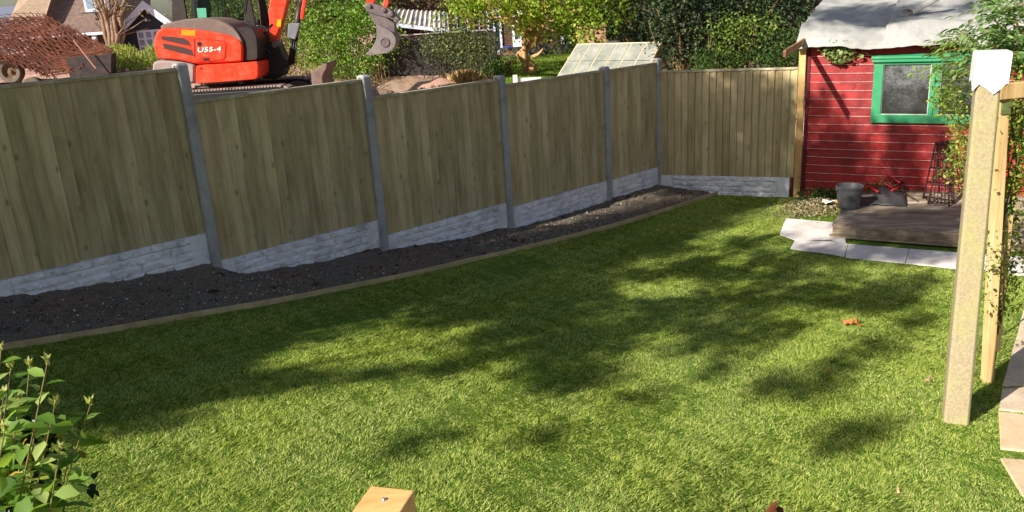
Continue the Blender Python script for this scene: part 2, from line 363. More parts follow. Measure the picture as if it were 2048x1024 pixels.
# timber lawn edging
mb = MB(); ss = np.arange(-4.6, 7.45, .15); wob = [.012*math.sin(s*1.7)+.008*math.sin(s*4.1+1) for s in ss]
for i in range(len(ss)-1):
    a = [sn(ss[i], BW-.012+wob[i]), sn(ss[i], BW+.016+wob[i])]; b = [sn(ss[i+1], BW-.012+wob[i+1]), sn(ss[i+1], BW+.016+wob[i+1])]
    z0, z1 = float(zl(ss[i])), float(zl(ss[i+1])); h = .05
    mb.hexa([(*a[0], z0-.05), (*a[1], z0-.05), (*b[1], z1-.05), (*b[0], z1-.05), (*a[0], z0+h), (*a[1], z0+h), (*b[1], z1+h), (*b[0], z1+h)])
tag(mb.build('lawn_edging', M_edge), 'long thin weathered timber edging strip between soil bed and lawn', 'lawn edging')
# ------------------------------------------------------------------ FENCE
S0 = [-1.924, 0.0, 1.924, 3.848, 5.772]; S1 = [-.124, 1.8, 3.724, 5.648, 6.812]
ZB = [1.006, .702, .501, .42, .409]; PH = 1.5515; GB = .283
def panel(a, b, nrm, zb, label, h=PH, pitch=.102, seed=0):
    """featheredge panel between plan points a and b, boards face nrm"""
    rnd = random.Random(seed); root = empty('fence_panel', (*a, zb)); tag(root, label, 'fence panel', 'close-boarded timber fence panels')
    a = np.array(a); b = np.array(b); L = np.linalg.norm(b-a); d = (b-a)/L; n = np.array(nrm); k = round(L/pitch); p = L/k
    mb = MB()
    for i in range(k):
        s0 = i*p+.002; s1 = (i+1)*p-.002; dz = rnd.uniform(-.004, .004); tl = rnd.uniform(-.0015, .0015)
        f0 = .014+rnd.uniform(0, .004); f1 = .030+rnd.uniform(0, .008)     # thin edge, thick edge proud
        if i == 0: s0 = 0
        if i == k-1: s1 = L
        q = lambda s, f, z: (*(a+d*s+n*f), z)
        z0, z1 = zb+.004+dz, zb+h-.03
        mb.hexa([q(s0+tl, .008, z0), q(s1+tl, .008, z0), q(s1+tl, f1, z0), q(s0+tl, f0, z0), q(s0, .008, z1), q(s1, .008, z1), q(s1, f1, z1), q(s0, f0, z1)])
    mb.box((*(a+n*.0), zb+.006), np.array((*d, 0))*L, np.array((*n, 0))*.0075, (0, 0, h-.04)); bo = mb.build('boards', M_fence)
    q = lambda s, f, z: np.array((*(a+d*s+n*f), z)); dd = np.array((*d, 0)); n3 = np.array((*n, 0))
    ra = [MB().box(q(0, -.036, zb+z), dd*L, n3*.034, (0, 0, .045)).build('rail', M_fence) for z in (.12, h*.5, h-.2)]
    mc = MB(); mc.box(q(0, -.022, zb+h-.03), dd*L, n3*.066, (0, 0, .030)); ca = mc.build('capping', M_fence2, bevel=.003)
    adopt(root, bo, *ra, ca); return root
M_nail = plain('rusty_nails', lin(60, 50, 44), .6, .3, .5)
def gravel(a, b, nrm, zt, label, seed=0, h=.305):
    """rock-faced gravel board: courses of rough blocks in relief, flat pad at each end"""
    a = np.array(a); b = np.array(b); L = np.linalg.norm(b-a); d = (b-a)/L; n = np.array(nrm); nu, nv = int(L/.012), 26
    rnd = random.Random(seed); courses = [0, .25, .5, .75, 1]; joints = []
    for c in range(4):
        x = .18; js = []
        while x < L-.2: x += rnd.uniform(.16, .34); js.append(x)
        joints.append(js)
    u = np.linspace(0, L, nu); v = np.linspace(0, 1, nv); V = np.zeros((nv, nu, 3))
    for j, vv in enumerate(v):
        c = min(3, int(vv*4)); dv = min(abs(vv-q) for q in courses)*h
        for i, uu in enumerate(u):
            pad = uu < .17 or uu > L-.17
            dj = min([abs(uu-q) for q in joints[c]]+[9])
            r_ = .026*min(1, dv/.010)*min(1, dj/.008)
            rough = .016*fb(uu+seed, vv*h*1.4+c*3, 11, 4)+.011*fb(uu*1.0, vv*h+c*7+seed, 34, 3)
            f = .026+ (.004*fb(uu, vv, 14, 3)+.010 if pad else r_+rough*min(1, dv/.012))
            p = a+d*uu+n*f; V[j, i] = (p[0], p[1], zt-h+vv*h)
    k = np.arange(nv*nu).reshape(nv, nu); V = V.reshape(-1, 3); Fq = np.stack([k[:-1, :-1], k[:-1, 1:], k[1:, 1:], k[1:, :-1]], -1).reshape(-1, 4)
    mb = MB(); mb.add(V, [tuple(f) for f in Fq]); n3 = np.array((*n, 0)); q0 = np.array((*a, zt-h))
    ring = list(k[0, :])+list(k[1:, -1])+list(k[-1, -2::-1])+list(k[-2:0:-1, 0]); back = [V[i]-n3*np.dot(V[i]-q0, n3)-n3*.018 for i in ring]
    bidx = len(mb.v); mb.v += [tuple(p) for p in back]; m = len(ring)
    for i in range(m): mb.f.append((int(ring[i]), int(ring[(i+1) % m]), bidx+(i+1) % m, bidx+i)); mb.mi.append(0)
    mb.f.append(tuple(bidx+i for i in range(m))); mb.mi.append(0)
    return tag(mb.build('gravel_board', M_grav, fix=True, sharp=50), label, 'gravel board', 'rock-faced concrete gravel boards')
plab = ['tallest-standing fence panel at the left edge, set highest on the slope', 'fence panel between the two nearest grey concrete posts, below the orange excavator',
        'fence panel in the middle of the run, below the hanging digger bucket', 'fence panel right of the middle post, below the greenhouse', 'narrow half-width fence panel ending at the corner post']
glab = ['pale stone-textured gravel board under the leftmost and highest fence panel', 'stone-textured gravel board under the fence panel below the excavator', 'stone-textured gravel board under the middle fence panel below the digger bucket',
        'stone-textured gravel board under the fence panel below the greenhouse', 'short stone-textured gravel board under the narrow panel by the corner post']
for i in range(5):
    panel(sn(S0[i]-.03, 0), sn(S1[i]+.03, 0), FN, ZB[i], plab[i], seed=i)
    gravel(sn(S0[i]-.03, 0), sn(S1[i]+.03, 0), FN, ZB[i], glab[i], seed=i*11)
panel(sn(-3.85, 0), sn(-2.03, 0), FN, 1.306, 'further fence panel beyond the left edge of the picture', seed=21); gravel(sn(-3.85, 0), sn(-2.03, 0), FN, 1.306, 'stone-textured gravel board beyond the left edge of the picture', seed=121)
BA, BB = CORNER+D2*.055, np.array([4.105, 11.51])
panel(BA, BB, N2, .285, 'fence panel across the back with wide pale and brown boards, between corner post and shed', seed=9)
gravel(BA, BB-D2*.05, N2, .285, 'stone-textured gravel board at the back beside the red shed, partly sunlit', seed=77)
def cpost(p, d, n, z0, z1, label):
    root = empty('concrete_post', (*p, z0)); tag(root, label, 'fence post', 'grey concrete fence posts')
    w_, t_ = .052, .062; mb = MB(); d = np.array(d); n = np.array(n); p = np.array(p)
    out = [(-w_, -t_), (w_, -t_), (w_, -.03), (w_-.022, -.026), (w_-.022, .012), (w_, .016), (w_, t_-.012), (w_-.012, t_), (-w_+.012, t_), (-w_, t_-.012), (-w_, .016), (-w_+.022, .012), (-w_+.022, -.026), (-w_, -.03)]
    P = [(*(p+d*a+n*b), z0-.25) for a, b in out]; mb.prism(P, (0, 0, z1-z0+.25-.02)); body = mb.build('shaft', M_conc, bevel=.003)
    mt = MB(); P0 = [(*(p+d*a+n*b), z1-.02) for a, b in [(-w_, -t_), (w_, -t_), (w_, t_-.012), (w_-.012, t_), (-w_+.012, t_), (-w_, t_-.012)]]
    P1 = [(*(p+d*a*.72+n*(b*.72)), z1) for a, b in [(-w_, -t_), (w_, -t_), (w_, t_-.012), (w_-.012, t_), (-w_+.012, t_), (-w_, t_-.012)]]
    m = 6; mt.add(P0+P1, [tuple(range(m)), tuple(range(m, 2*m))]+[(i, (i+1) % m, m+(i+1) % m, m+i) for i in range(m)]); top = mt.build('weathered_top', M_conc)
    adopt(root, body, top); return root
pl = ['nearest grey concrete fence post, standing left below the orange excavator', 'second grey concrete fence post from the left, beside the bare site earth', 'middle grey concrete fence post, standing furthest into the soil bed', 'fourth grey concrete fence post, below the greenhouse glass']
for i, s in enumerate([-.062, 1.862, 3.786, 5.71]):
    cpost(sn(s, .0), FD, FN, ZB[i+1]-GB, ZB[i]+PH+.035, pl[i])
cpost(sn(-1.996, 0), FD, FN, .75, 1.306+PH+.03, 'concrete post just beyond the left edge of the picture')
cpost(sn(6.868, 0), FD, FN, .12, ZB[4]+PH+.055, 'thick grey concrete corner post where the two fence runs meet')
# ------------------------------------------------------------------ SHED
SP = np.array([4.22, 11.46]); ST = np.array([math.cos(R(-30)), math.sin(R(-30))]); SN = np.array([ST[1], -ST[0]])
def sh(t, n, z): p = SP+ST*t+SN*n; return np.array([p[0], p[1], z])
S3, N3 = np.array([*ST, 0]), np.array([*SN, 0])
def on_wall(x, y, off=0.0):
    q = AP(x, y, sh(0, off, 0), N3); return float(np.dot(q[:2]-SP, ST)), float(q[2])
shed = empty('garden_shed', sh(0, 0, 0)); tag(shed, 'weathered red boarded garden shed with green window and sagging grey felt roof', 'shed')
def redpaint(name, base, dark, pale):
    t = NT(name); v = t.coords((1, 1, 1)); st = t.coords((3, 3, 30))
    n1 = t.noise(v, 2.2, 4, .6); n2 = t.noise(st, 2.5, 6, .75); n3_ = t.noise(v, 8, 6, .75)
    c = t.ramp(n1, [(.35, dark), (.6, base)])
    c = t.mix(t.ramp(n2, [(.56, g3(0)), (.68, g3(.75))]), c, pale)
    c = t.mix(t.ramp(n3_, [(.60, g3(0)), (.70, g3(.8))]), c, (dark[0]*.35, dark[1]*.5, dark[2]*.5, 1))
    t.col(c); t.bump(n2, .3, .004); return t.fin(.55, .35)
M_red = redpaint('red_paint', lin(172, 40, 40), lin(116, 27, 30), lin(188, 100, 94))
M_wornlit = mottled('worn_sunlit_edge', lin(184, 104, 98), lin(230, 184, 178), 9, .7, .1, .002, .3, fine=60, stretch=(1, 1, 1))
WH = 2.21; WL = 4.3; pitch = .115; mb = MB(); nb = 20
for i in range(nb):
    z0 = i*pitch-.10; z1 = z0+pitch
    prof = [(-.02, z0), (.010, z0+.001), (.013, z0+.006), (.004, z1-.012), (-.006, z1-.003), (-.006, z1), (-.02, z1)]
    mb.prism([sh(0, a, b) for a, b in prof], S3*WL)
    # chamfered upper edge of the next board, pale for worn paint and for caught sun put into the colour
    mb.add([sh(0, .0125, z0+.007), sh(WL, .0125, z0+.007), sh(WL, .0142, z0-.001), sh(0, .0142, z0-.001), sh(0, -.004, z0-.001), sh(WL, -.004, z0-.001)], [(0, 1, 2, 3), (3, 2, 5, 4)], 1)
wall = mb.build('front_wall', [M_red, M_wornlit], bevel=0)
mb = MB(); mb.box(sh(-.001, -.025, -.1), S3*.025, -N3*2.5, (0, 0, WH+.1)); mb.box(sh(WL-.02, -.025, -.1), S3*.025, -N3*2.5, (0, 0, WH+.1)); mb.box(sh(0, -2.52, -.1), S3*WL, -N3*.025, (0, 0, WH+.75))
side = mb.build('side_wall', M_red)
mb = MB(); mb.box(sh(-.012, .0, -.08), S3*.05, N3*.022, (0, 0, WH+.1)); corner = mb.build('corner_shade_strip', plain('dark_red', lin(96, 26, 30), .6, .3, dirt=lin(60, 22, 24)))  # dark strip painted in where the timber post's shadow falls
# roof: sagging felt in three overlapping lengths
def roof_z(t, n):   # n<0 behind the wall
    return 2.27+(-n+.0)*math.tan(R(12.5))
def felt(t0, t1, lift, dip, seed, hang):
    nt_, nn = 46, 60; V = []
    for i in range(nt_):
        t_ = t0+(t1-t0)*i/(nt_-1)
        for j in range(nn):
            u = j/(nn-1); n = .24-u*2.9; z = roof_z(t_, n)+lift
            z += .022*math.sin(t_*3.1+seed+u*3)+.050*fb(t_*.8+seed, u*3.2, 1.9, 4)
            front = max(0, (.12-u)/.12)
            z -= front**1.4*(.13+hang*(.5+.5*math.sin(t_*2.3+seed)))
            z += .045*math.exp(-((u-.13-.03*math.sin(t_*2.1+seed))/.03)**2)*(1+.4*math.sin(t_*4+seed))      # roll of slack felt above the eave
            if u < .02: n -= .03
            V.append(sh(t_, n, z))
    k = np.arange(nt_*nn).reshape(nt_, nn)
    return np.array(V), np.stack([k[:-1, :-1], k[:-1, 1:], k[1:, 1:], k[1:, :-1]], -1).reshape(-1, 4)
def feltmat():
    t = NT('roof_felt'); v = t.coords(); n1 = t.noise(v, 2.2, 5, .65); n2 = t.noise(v, 140, 2, .6)
    t.col(t.mix(.25, t.ramp(n1, [(.35, lin(126, 126, 122)), (.65, lin(172, 170, 163))]), t.ramp(n2, [(.4, g3(.2)), (.6, g3(.7))]))); t.bump(n2, .2, .004); return t.fin(.85, .25)
M_felt = feltmat(); fl = []
for (a, b, l, s_, hg) in ((-.14, .98, 0, 1.0, .0), (.95, 2.02, .012, 3.4, .02), (2.0, WL+.15, -.004, 5.2, -.03)):
    V, Fc = felt(a, b, l, 0, s_, hg); o = link('roof_felt', npmesh('roof_felt', V, Fc), M_felt, smooth=True); m = o.modifiers.new('solid', 'SOLIDIFY'); m.thickness = .006; m.offset = 1; fl.append(o)
# loose curled flap of felt
t0, z0 = on_wall(1812, 42, -.2)
mb = MB(); pa = AP(1812, 38, sh(0, -.45, 0), N3); pb = AP(1885, -2, sh(0, -.75, 0), N3)
fr = []
for i in range(14):
    u = i/13; c = pa*(1-u)+pb*u; rr = .085*(1-.45*u); row = []
    for k in range(15):
        a_ = -2.6+k/14*4.3; row.append(c+np.array([0, 0, rr*.75])+S3*math.sin(a_)*rr+np.array([0, 0, 1])*math.cos(a_)*rr*.8)
    fr.append(row)
mb.add([p for r_ in fr for p in r_], [(i*15+k, i*15+k+1, (i+1)*15+k+1, (i+1)*15+k) for i in range(13) for k in range(14)])
flap = mb.build('felt_flap', M_felt, smooth=True, fix=False); m = flap.modifiers.new('solid', 'SOLIDIFY'); m.thickness = .006
# roof deck and timbers
mb = MB(); mb.box(sh(-.02, -.16, roof_z(0, -.16)-.10), S3*(WL+.04), -N3*2.4+np.array([0, 0, 2.4*math.tan(R(12.5))]), (0, 0, .02)); deckp = mb.build('roof_deck', plank('roof_boards', lin(90, 66, 46), lin(120, 92, 64), lin(140, 110, 80), knots=False))
M_tim = plank('shed_timber', lin(120, 84, 54), lin(168, 124, 84), lin(196, 150, 106), knots=False, grain=(8, 8, 8), isl=.2)
e1 = AP(1566, 104, (3.43, 10.16, 2.15), np.array([1, 0, 0])); mb = MB(); e0 = sh(-.07, .02, 2.20); e1 = np.array([3.44, 10.18, 2.15])
mb.box(e0-np.array([0, 0, .06]), e1-e0, S3*.035, (0, 0, .085)); barge = mb.build('projecting_rafter', M_tim, bevel=.003)
adopt(shed, wall, side, corner, *fl, flap, deckp, barge)
# window
win = MB(); tl = on_wall(1748, 112)[0]; wr = tl+1.46; zt, zb_ = 1.95, 1.09
G = plain('green_gloss_paint', lin(52, 142, 96), .35, .5, dirt=lin(96, 160, 120), scale=4)
mb = MB()
def wbox(m_, t0, t1, z0, z1, n0, n1): m_.box(sh(t0, n0, z0), S3*(t1-t0), N3*(n1-n0), (0, 0, z1-z0))
wl0, wr1 = tl+.015, wr-.015
wbox(mb, wl0, wl0+.115, zb_+.11, 1.85, .014, .052); wbox(mb, wr1-.115, wr1, zb_+.11, 1.85, .014, .052); wbox(mb, wl0, wr1, zb_, zb_+.11, .014, .056); wbox(mb, wl0, wr1, 1.85, 1.95, .014, .05)
mid = tl+.75; wbox(mb, mid-.055, mid+.0, zb_+.11, 1.85, .014, .046); wbox(mb, mid+.006, mid+.06, zb_+.11, 1.85, .014, .046)
wf = mb.build('window_frame', G, bevel=.004); wf.name = 'window'
mb = MB(); mb.prism([sh(tl-.02, .014, 1.957), sh(tl-.02, .105, 1.93), sh(tl-.02, .105, 1.955), sh(tl-.02, .014, 1.985)], S3*(wr-tl+.04)); mb.box(sh(tl-.01, .014, 1.887), S3*(wr-tl+.02), N3*.075, (0, 0, .07)); hd = mb.build('drip_board', G, bevel=.003)
def grime():
    t = NT('grimy_glass'); v = t.coords(); n1 = t.noise(v, 3.2, 5, .7); n2 = t.noise(v, 42, 4, .8); sp = t.n('ShaderNodeSeparateXYZ'); t.l(v, sp.inputs[0]); zt_ = t.math('ADD', t.math('MULTIPLY', t.math('SUBTRACT', sp.outputs[2], 1.35), 1.1), .25)
    f = t.math('MULTIPLY', t.math('MULTIPLY', t.ramp(n1, [(.38, g3(.15)), (.62, g3(1))]), t.ramp(n2, [(.36, g3(.25)), (.66, g3(1))])), zt_)
    t.col(t.mix(f, lin(38, 38, 38), lin(150, 152, 156))); t.l(t.ramp(f, [(0, g3(.12)), (1, g3(.8))]), t.bsdf.inputs['Roughness'])
    m_ = t.fin(.3, .5); t.l(t.ramp(f, [(0, g3(.12)), (.6, g3(.8))]), t.bsdf.inputs['Roughness']); return m_
M_gr = grime(); pn = []
for a, b in ((wl0+.115, mid-.055), (mid+.06, wr1-.115)):
    mb = MB(); wbox(mb, a, b, zb_+.11, 1.85, .018, .024); pn.append(mb.build('pane', M_gr))
mb = MB(); 
for a, b in ((wl0+.115, mid-.055), (mid+.06, wr1-.115)):
    for q in ((a, a+.008, zb_+.11, 1.85), (b-.008, b, zb_+.11, 1.85), (a+.008, b-.008, zb_+.11, zb_+.118), (a+.008, b-.008, 1.842, 1.85)): wbox(mb, *q, .024, .032)
put = mb.build('putty', plain('putty', lin(190, 190, 180), .7, .2))
mb = MB(); ct, cz = on_wall(1832, 220); mb.lathe(sh(ct, .003, cz-.05), [(.0, 0), (.045, .001), (.05, .04), (.045, .08), (.03, .1), (0, .102)], 14, (0, 0, 1)); 
adopt(shed, wf, hd, *pn, put)
for o in (hd, *pn, put): o.parent = wf
# second red door beyond the window, sunlit at the far right
dt, _ = on_wall(2034, 300); mb = MB(); wbox(mb, dt, dt+.06, .25, 2.0, .016, .05); wbox(mb, dt+.80, dt+.86, .25, 2.0, .016, .05); wbox(mb, dt+.06, dt+.80, 1.94, 2.0, .016, .05); df = mb.build('door', plain('bright_red_paint', lin(214, 42, 30), .4, .5), bevel=.003)
mb = MB()
for k in range(6): wbox(mb, dt+.063+k*.122, dt+.063+k*.122+.118, .25, 1.935, .016, .034+.002*(k % 2))
dl = mb.build('door_leaf', plain('door_red', lin(170, 36, 32), .5, .4, dirt=lin(120, 40, 36))); adopt(shed, df, dl); dl.parent = df
# timber gate post at the end of the back fence
mb = MB(); gp = np.array([4.155, 11.485]); mb.box((*(gp-D2*.045+N2*.06), -.2), np.array([*D2, 0])*.09, -np.array([*N2, 0])*.09, (0, 0, 2.42)); M_newt = plank('new_timber', lin(150, 112, 66), lin(198, 156, 100), lin(222, 186, 130), isl=.1, grain=(10, 10, .7))
tag(mb.build('timber_post', M_newt, bevel=.004), 'square yellow-brown timber fence post against the left corner of the red shed', 'fence post')
mb = MB(); mb.box((*(gp-D2*.075+N2*.03), .02), np.array([*D2, 0])*.022, -np.array([*N2, 0])*.03, (0, 0, .27)); tag(mb.build('packing_strip', plain('dark_red_strip', lin(90, 22, 22), .6, .3)), 'narrow dark red strip wedged between gravel board and timber post', 'timber strip')
# ------------------------------------------------------------------ PAVING, DECK, DEBRIS
M_slab = mottled('pale_slab', lin(178, 170, 164), lin(212, 204, 198), 3, .9, .35, .006, .2, fine=70, c=lin(232, 226, 220))
def slab(pts, z, th, label, grp, mat=None, name='paving_slab'):
    zf = (lambda p: z+th) if z is not None else (lambda p: zxy(p[0], p[1])+th)
    mb = MB(); n = len(pts); mb.add([(p[0], p[1], zf(p)-.12) for p in pts]+[(p[0], p[1], zf(p)) for p in pts], [tuple(range(n))[::-1], tuple(range(n, 2*n))]+[(i, (i+1) % n, n+(i+1) % n, n+i) for i in range(n)]); o = mb.build(name, mat or M_slab, bevel=.006); return tag(o, label, 'paving slab', grp)
g1 = 'pale paving slabs around the deck'
p_ = lambda x, y: AZ(x, y, .035)[:2]
slab([p_(1559, 468), p_(1572, 436), p_(1688, 446), p_(1692, 484), p_(1590, 480)], .0, .035, 'irregular pale slab at the left corner of the deck, in sun', g1)
slab([p_(1590, 480), p_(1660, 480), p_(1696, 487), p_(1688, 516), p_(1576, 503)], .0, .035, 'first pale slab of the row in front of the deck, touching the lawn corner', g1)
slab([p_(1697, 487), p_(1818, 497), p_(1810, 526), p_(1689, 516)], .0, .035, 'middle pale slab with a dark scratch in the row before the deck', g1)
slab([p_(1819, 497), p_(1936, 506), p_(1932, 537), p_(1811, 526)], .0, .035, 'pale slab immediately left of the concrete washing post, before the deck', g1)
slab([p_(1937, 506), p_(2060, 514), p_(2060, 549), p_(1933, 537)], .0, .035, 'pale slab behind the timber post, last before the right edge', g1)
# deck
M_deck = plank('deck_boards', lin(88, 78, 68), lin(142, 128, 114), lin(192, 180, 162), knots=False, grain=(1.5, 16, 16), isl=1.0, rough=.75)
DC = AZ(1665, 449, .19); dtt = float(np.dot(DC[:2]-SP, ST)); dn = float(np.dot(DC[:2]-SP, SN)); dW = 4.4
deck = empty('deck', sh(dtt, dn, 0)); tag(deck, 'low weathered grooved timber deck in front of the red shed', 'deck')
mb = MB(); k = int((dn-.03)/.124); wdt = (dn-.03)/k
def groove(mb, t0, t1, n0, n1, zt, th, vertical=False, m_=10):
    """ribbed decking board"""
    w_ = (n1-n0); prof = []
    for j in range(m_):
        a = n0+w_*(j/m_); b = n0+w_*((j+.55)/m_); c = n0+w_*((j+1)/m_)
        prof += [(a, zt), (b, zt), (b+w_*.07, zt-.004), (c-w_*.07, zt-.004)]
    prof += [(n1, zt), (n1, zt-th), (n0, zt-th)]
    mb.prism([sh(t0, a, b) for a, b in prof], S3*(t1-t0))
for j in range(k):
    n1 = dn-j*wdt; groove(mb, dtt+random.uniform(-.01, .01), dtt+dW, n1-wdt+.010, n1, .19+random.uniform(-.002, .002), .027)
db = mb.build('deck_boards', M_deck)
mb = MB(); z1, z0 = .160, .045; prof = [(dn-.028, z1)]; m_ = 9
for j in range(m_):
    a = z1-(z1-z0)*j/m_; h = (z1-z0)/m_; prof += [(dn-.002, a), (dn-.002, a-h*.55), (dn-.007, a-h*.62), (dn-.007, a-h*.93)]
prof += [(dn-.002, z0), (dn-.028, z0)]; mb.prism([sh(dtt+.004, a, b) for a, b in prof], S3*(dW-.01)); fa = mb.build('fascia', M_deck)
mb = MB(); mb.box(sh(dtt+.004, .05, .05), S3*.024, N3*(dn-.09), (0, 0, .11))
for t_ in np.arange(.3, dW, .5): mb.box(sh(dtt+t_, .05, .02), S3*.045, N3*(dn-.1), (0, 0, .13))
fr_ = mb.build('deck_frame', M_deck); adopt(deck, db, fa, fr_)
mb = MB(); mb.box(sh(dtt-.03, dn-.06, .036), S3*dW, N3*.075, (0, 0, .022)); tag(mb.build('bearer_plank', M_deck), 'thin dark bearer plank lying on the slabs under the deck front', 'plank')
def on_z(x, y, z): return AZ(x, y, z)
DZ = .192
# bucket
bc = on_z(1697, 416, DZ); bs = np.linalg.norm(bc-O0)*_cp
def bucket():
    root = empty('bucket', (bc[0], bc[1], DZ)); tag(root, 'dark grey plastic builder\'s bucket standing on the deck corner', 'bucket')
    m_ = plain('grey_plastic', lin(74, 76, 82), .42, .45, dirt=lin(112, 110, 106), scale=9); mb = MB()
    prof = [(.0, .004), (.118, .004), (.122, .0), (.128, .01), (.152, .24), (.156, .262), (.166, .264), (.168, .285), (.16, .292), (.154, .288), (.150, .262), (.146, .24), (.118, .016), (.0, .014)]
    mb.lathe((0, 0, 0), prof, 36, cap=False); o = mb.build('body', m_, root, sharp=35)
    mb = MB(); pts = [(.166*math.cos(a), .166*math.sin(a), .27-.045*math.sin(a-.2)**2*0-.05*math.sin(max(0, a-.1))) for a in np.linspace(.1, math.pi+.1, 22)]
    mb.tube(pts, .0035, 6); mb.build('handle', M_pipe, root, smooth=True)
    for a in (.1, math.pi+.1): MB().abox(.166*math.cos(a)-.014, .166*math.cos(a)+.014, .166*math.sin(a)-.012, .166*math.sin(a)+.012, .235, .28).build('handle_lug', m_, root, bevel=.004)
bucket()
# black sheet
pts = [(1718, 410), (1768, 415), (1812, 409), (1809, 392), (1770, 381), (1758, 372), (1745, 384), (1722, 388)]
mb = MB(); c = on_z(1768, 402, DZ+.05); nn = 15; grid = []
for i in range(nn):
    for j in range(nn):
        u, v = i/(nn-1), j/(nn-1); P = (on_z(1716, 411, DZ)*(1-u)+on_z(1813, 414, DZ)*u)*(1-v)+(on_z(1722, 396, DZ)*(1-u)+on_z(1806, 392, DZ)*u)*v
        P = P+np.array([0, 0, .012+.10*math.exp(-((u-.5)/.13)**2)*v**1.0+.035*abs(fb(u*3, v*2, 1.2, 2))+.05*v*(u > .35)]); grid.append(P)
k = np.arange(nn*nn).reshape(nn, nn); mb.add(grid, [tuple(f) for f in np.stack([k[:-1, :-1], k[1:, :-1], k[1:, 1:], k[:-1, 1:]], -1).reshape(-1, 4)])
o = mb.build('rubber_sheet', plain('black_rubber', lin(58, 58, 62), .6, .35, dirt=lin(84, 80, 78)), sharp=40); m = o.modifiers.new('solid', 'SOLIDIFY'); m.thickness = .008
tag(o, 'crumpled dark grey rubber sheet lying on the deck right of the bucket', 'rubber sheet')
# red handled tools
M_rh = plain('red_handle', lin(214, 48, 52), .45, .5)
def tool(a, b, c, label, za=.05, zb2=.12):
    A = on_z(*a, DZ+za); B = on_z(*b, DZ+zb2); root = empty('pruning_tool', (A[0], A[1], DZ)); tag(root, label, 'garden tool', 'red-handled garden tools in the heap')
    h = MB().tube([A, A*.5+B*.5+np.array([0, 0, .008]), B], [.014, .015, .012], 8).build('handle', M_rh, smooth=True)
    Cc = on_z(*c, DZ+zb2*.7); bl = MB().tube([B, B*.5+Cc*.5, Cc], [.010, .013, .004], 6).build('blade', M_black, smooth=True); adopt(root, h, bl)
tool((1731, 372), (1757, 384), (1772, 393), 'red tool handle lowest in the heap, nearest the bucket')
tool((1759, 361), (1785, 377), (1798, 370), 'red tool handle in the middle of the heap sloping down right', .10, .08)
tool((1769, 347), (1800, 366), (1806, 362), 'topmost red tool handle leaning at the shed wall', .20, .15)
tool((1775, 387), (1799, 373), (1806, 364), 'red tool handle rising to the right behind the rubber sheet', .06, .12)
tool((1675+52, 383), (1737, 371), (1735, 368), 'short pale red stub handle standing beside the bucket rim', .02, .14)
# rusty bar lying on the deck
mb = MB(); mb.tube([on_z(1800, 375, DZ+.10), on_z(1812, 388, DZ+.03), on_z(1836, 402, DZ+.012)], [.014, .014, .010], 7); tag(mb.build('rusty_bar', plain('rust', lin(66, 44, 36), .8, .3, dirt=lin(110, 70, 50)), smooth=True), 'dark rusty bar lying on the deck left of the iron trellis', 'metal bar')
# dry leaves in the heap
def heap(name, cx, cy, n, rx, ry, hz, z, mat, label, cat, size=.035, kind='stuff', up=.3):
    c = AZ(cx, cy, z); P = np.stack([c[0]+rng.normal(size=n)*rx, c[1]+rng.normal(size=n)*ry, np.zeros(n)], 1); rr = ((P[:, 0]-c[0])/rx)**2+((P[:, 1]-c[1])/ry)**2
    P[:, 2] = z+rng.uniform(0.0, 1, n)*hz*np.exp(-rr*.5)+.008
    return tag(leaves(name, P, size, mat, asp=.6, up=up), label, cat, kind=kind)
M_dry = leafmat('dry_leaves', [lin(96, 66, 44), lin(150, 100, 60), lin(196, 140, 90), lin(120, 60, 48)], .15)
heap('dry_leaves', 1765, 380, 500, .20, .10, .16, DZ, M_dry, 'brown dry leaves and twigs heaped under the red tools', 'dry leaves')
heap('dry_leaves', 1800, 366, 260, .10, .08, .20, DZ, leafmat('dark_litter', [lin(30, 28, 24), lin(60, 52, 36), lin(84, 76, 40)], .1), 'dark dead plant litter against the shed wall', 'dead leaves')
M_lit = leafmat('garden_litter', [lin(96, 84, 60), lin(140, 124, 92), lin(176, 164, 130), lin(96, 108, 60)], .15)
heap('garden_waste', 1640, 412, 1700, .24, .17, .10, .02, M_lit, 'heap of dried cuttings and twigs between lawn and bucket', 'garden waste', .035)
heap('garden_waste', 1605, 428, 500, .2, .12, .03, .02, M_lit, 'thin scatter of dried cuttings at the edge of the slabs', 'garden waste', .03)
mb = MB()
for i in range(90):
    p = AZ(random.gauss(1638, 24), random.gauss(415, 12), .03); a = random.uniform(0, 6.28); L_ = random.uniform(.05, .2); mb.tube([p, p+np.array([math.cos(a)*L_, math.sin(a)*L_, random.uniform(0, .05)])], [.003, .002], 4)
tag(mb.build('twigs', M_bark), 'loose dry twigs in the cuttings heap beside the bucket', 'twigs', kind='stuff')
# weeds at foot of shed
M_weed = leafmat('weed_leaves', [lin(40, 66, 26), lin(70, 100, 44), lin(104, 130, 70)], .3)
P, _ = clumps([(*AZ(1640, 393, .08), .38, .10, .10)], 60, 16, .05, 0); tag(leaves('weed_patch', P, .05, M_weed), 'low green weeds at the foot of the red shed', 'weeds', kind='stuff')
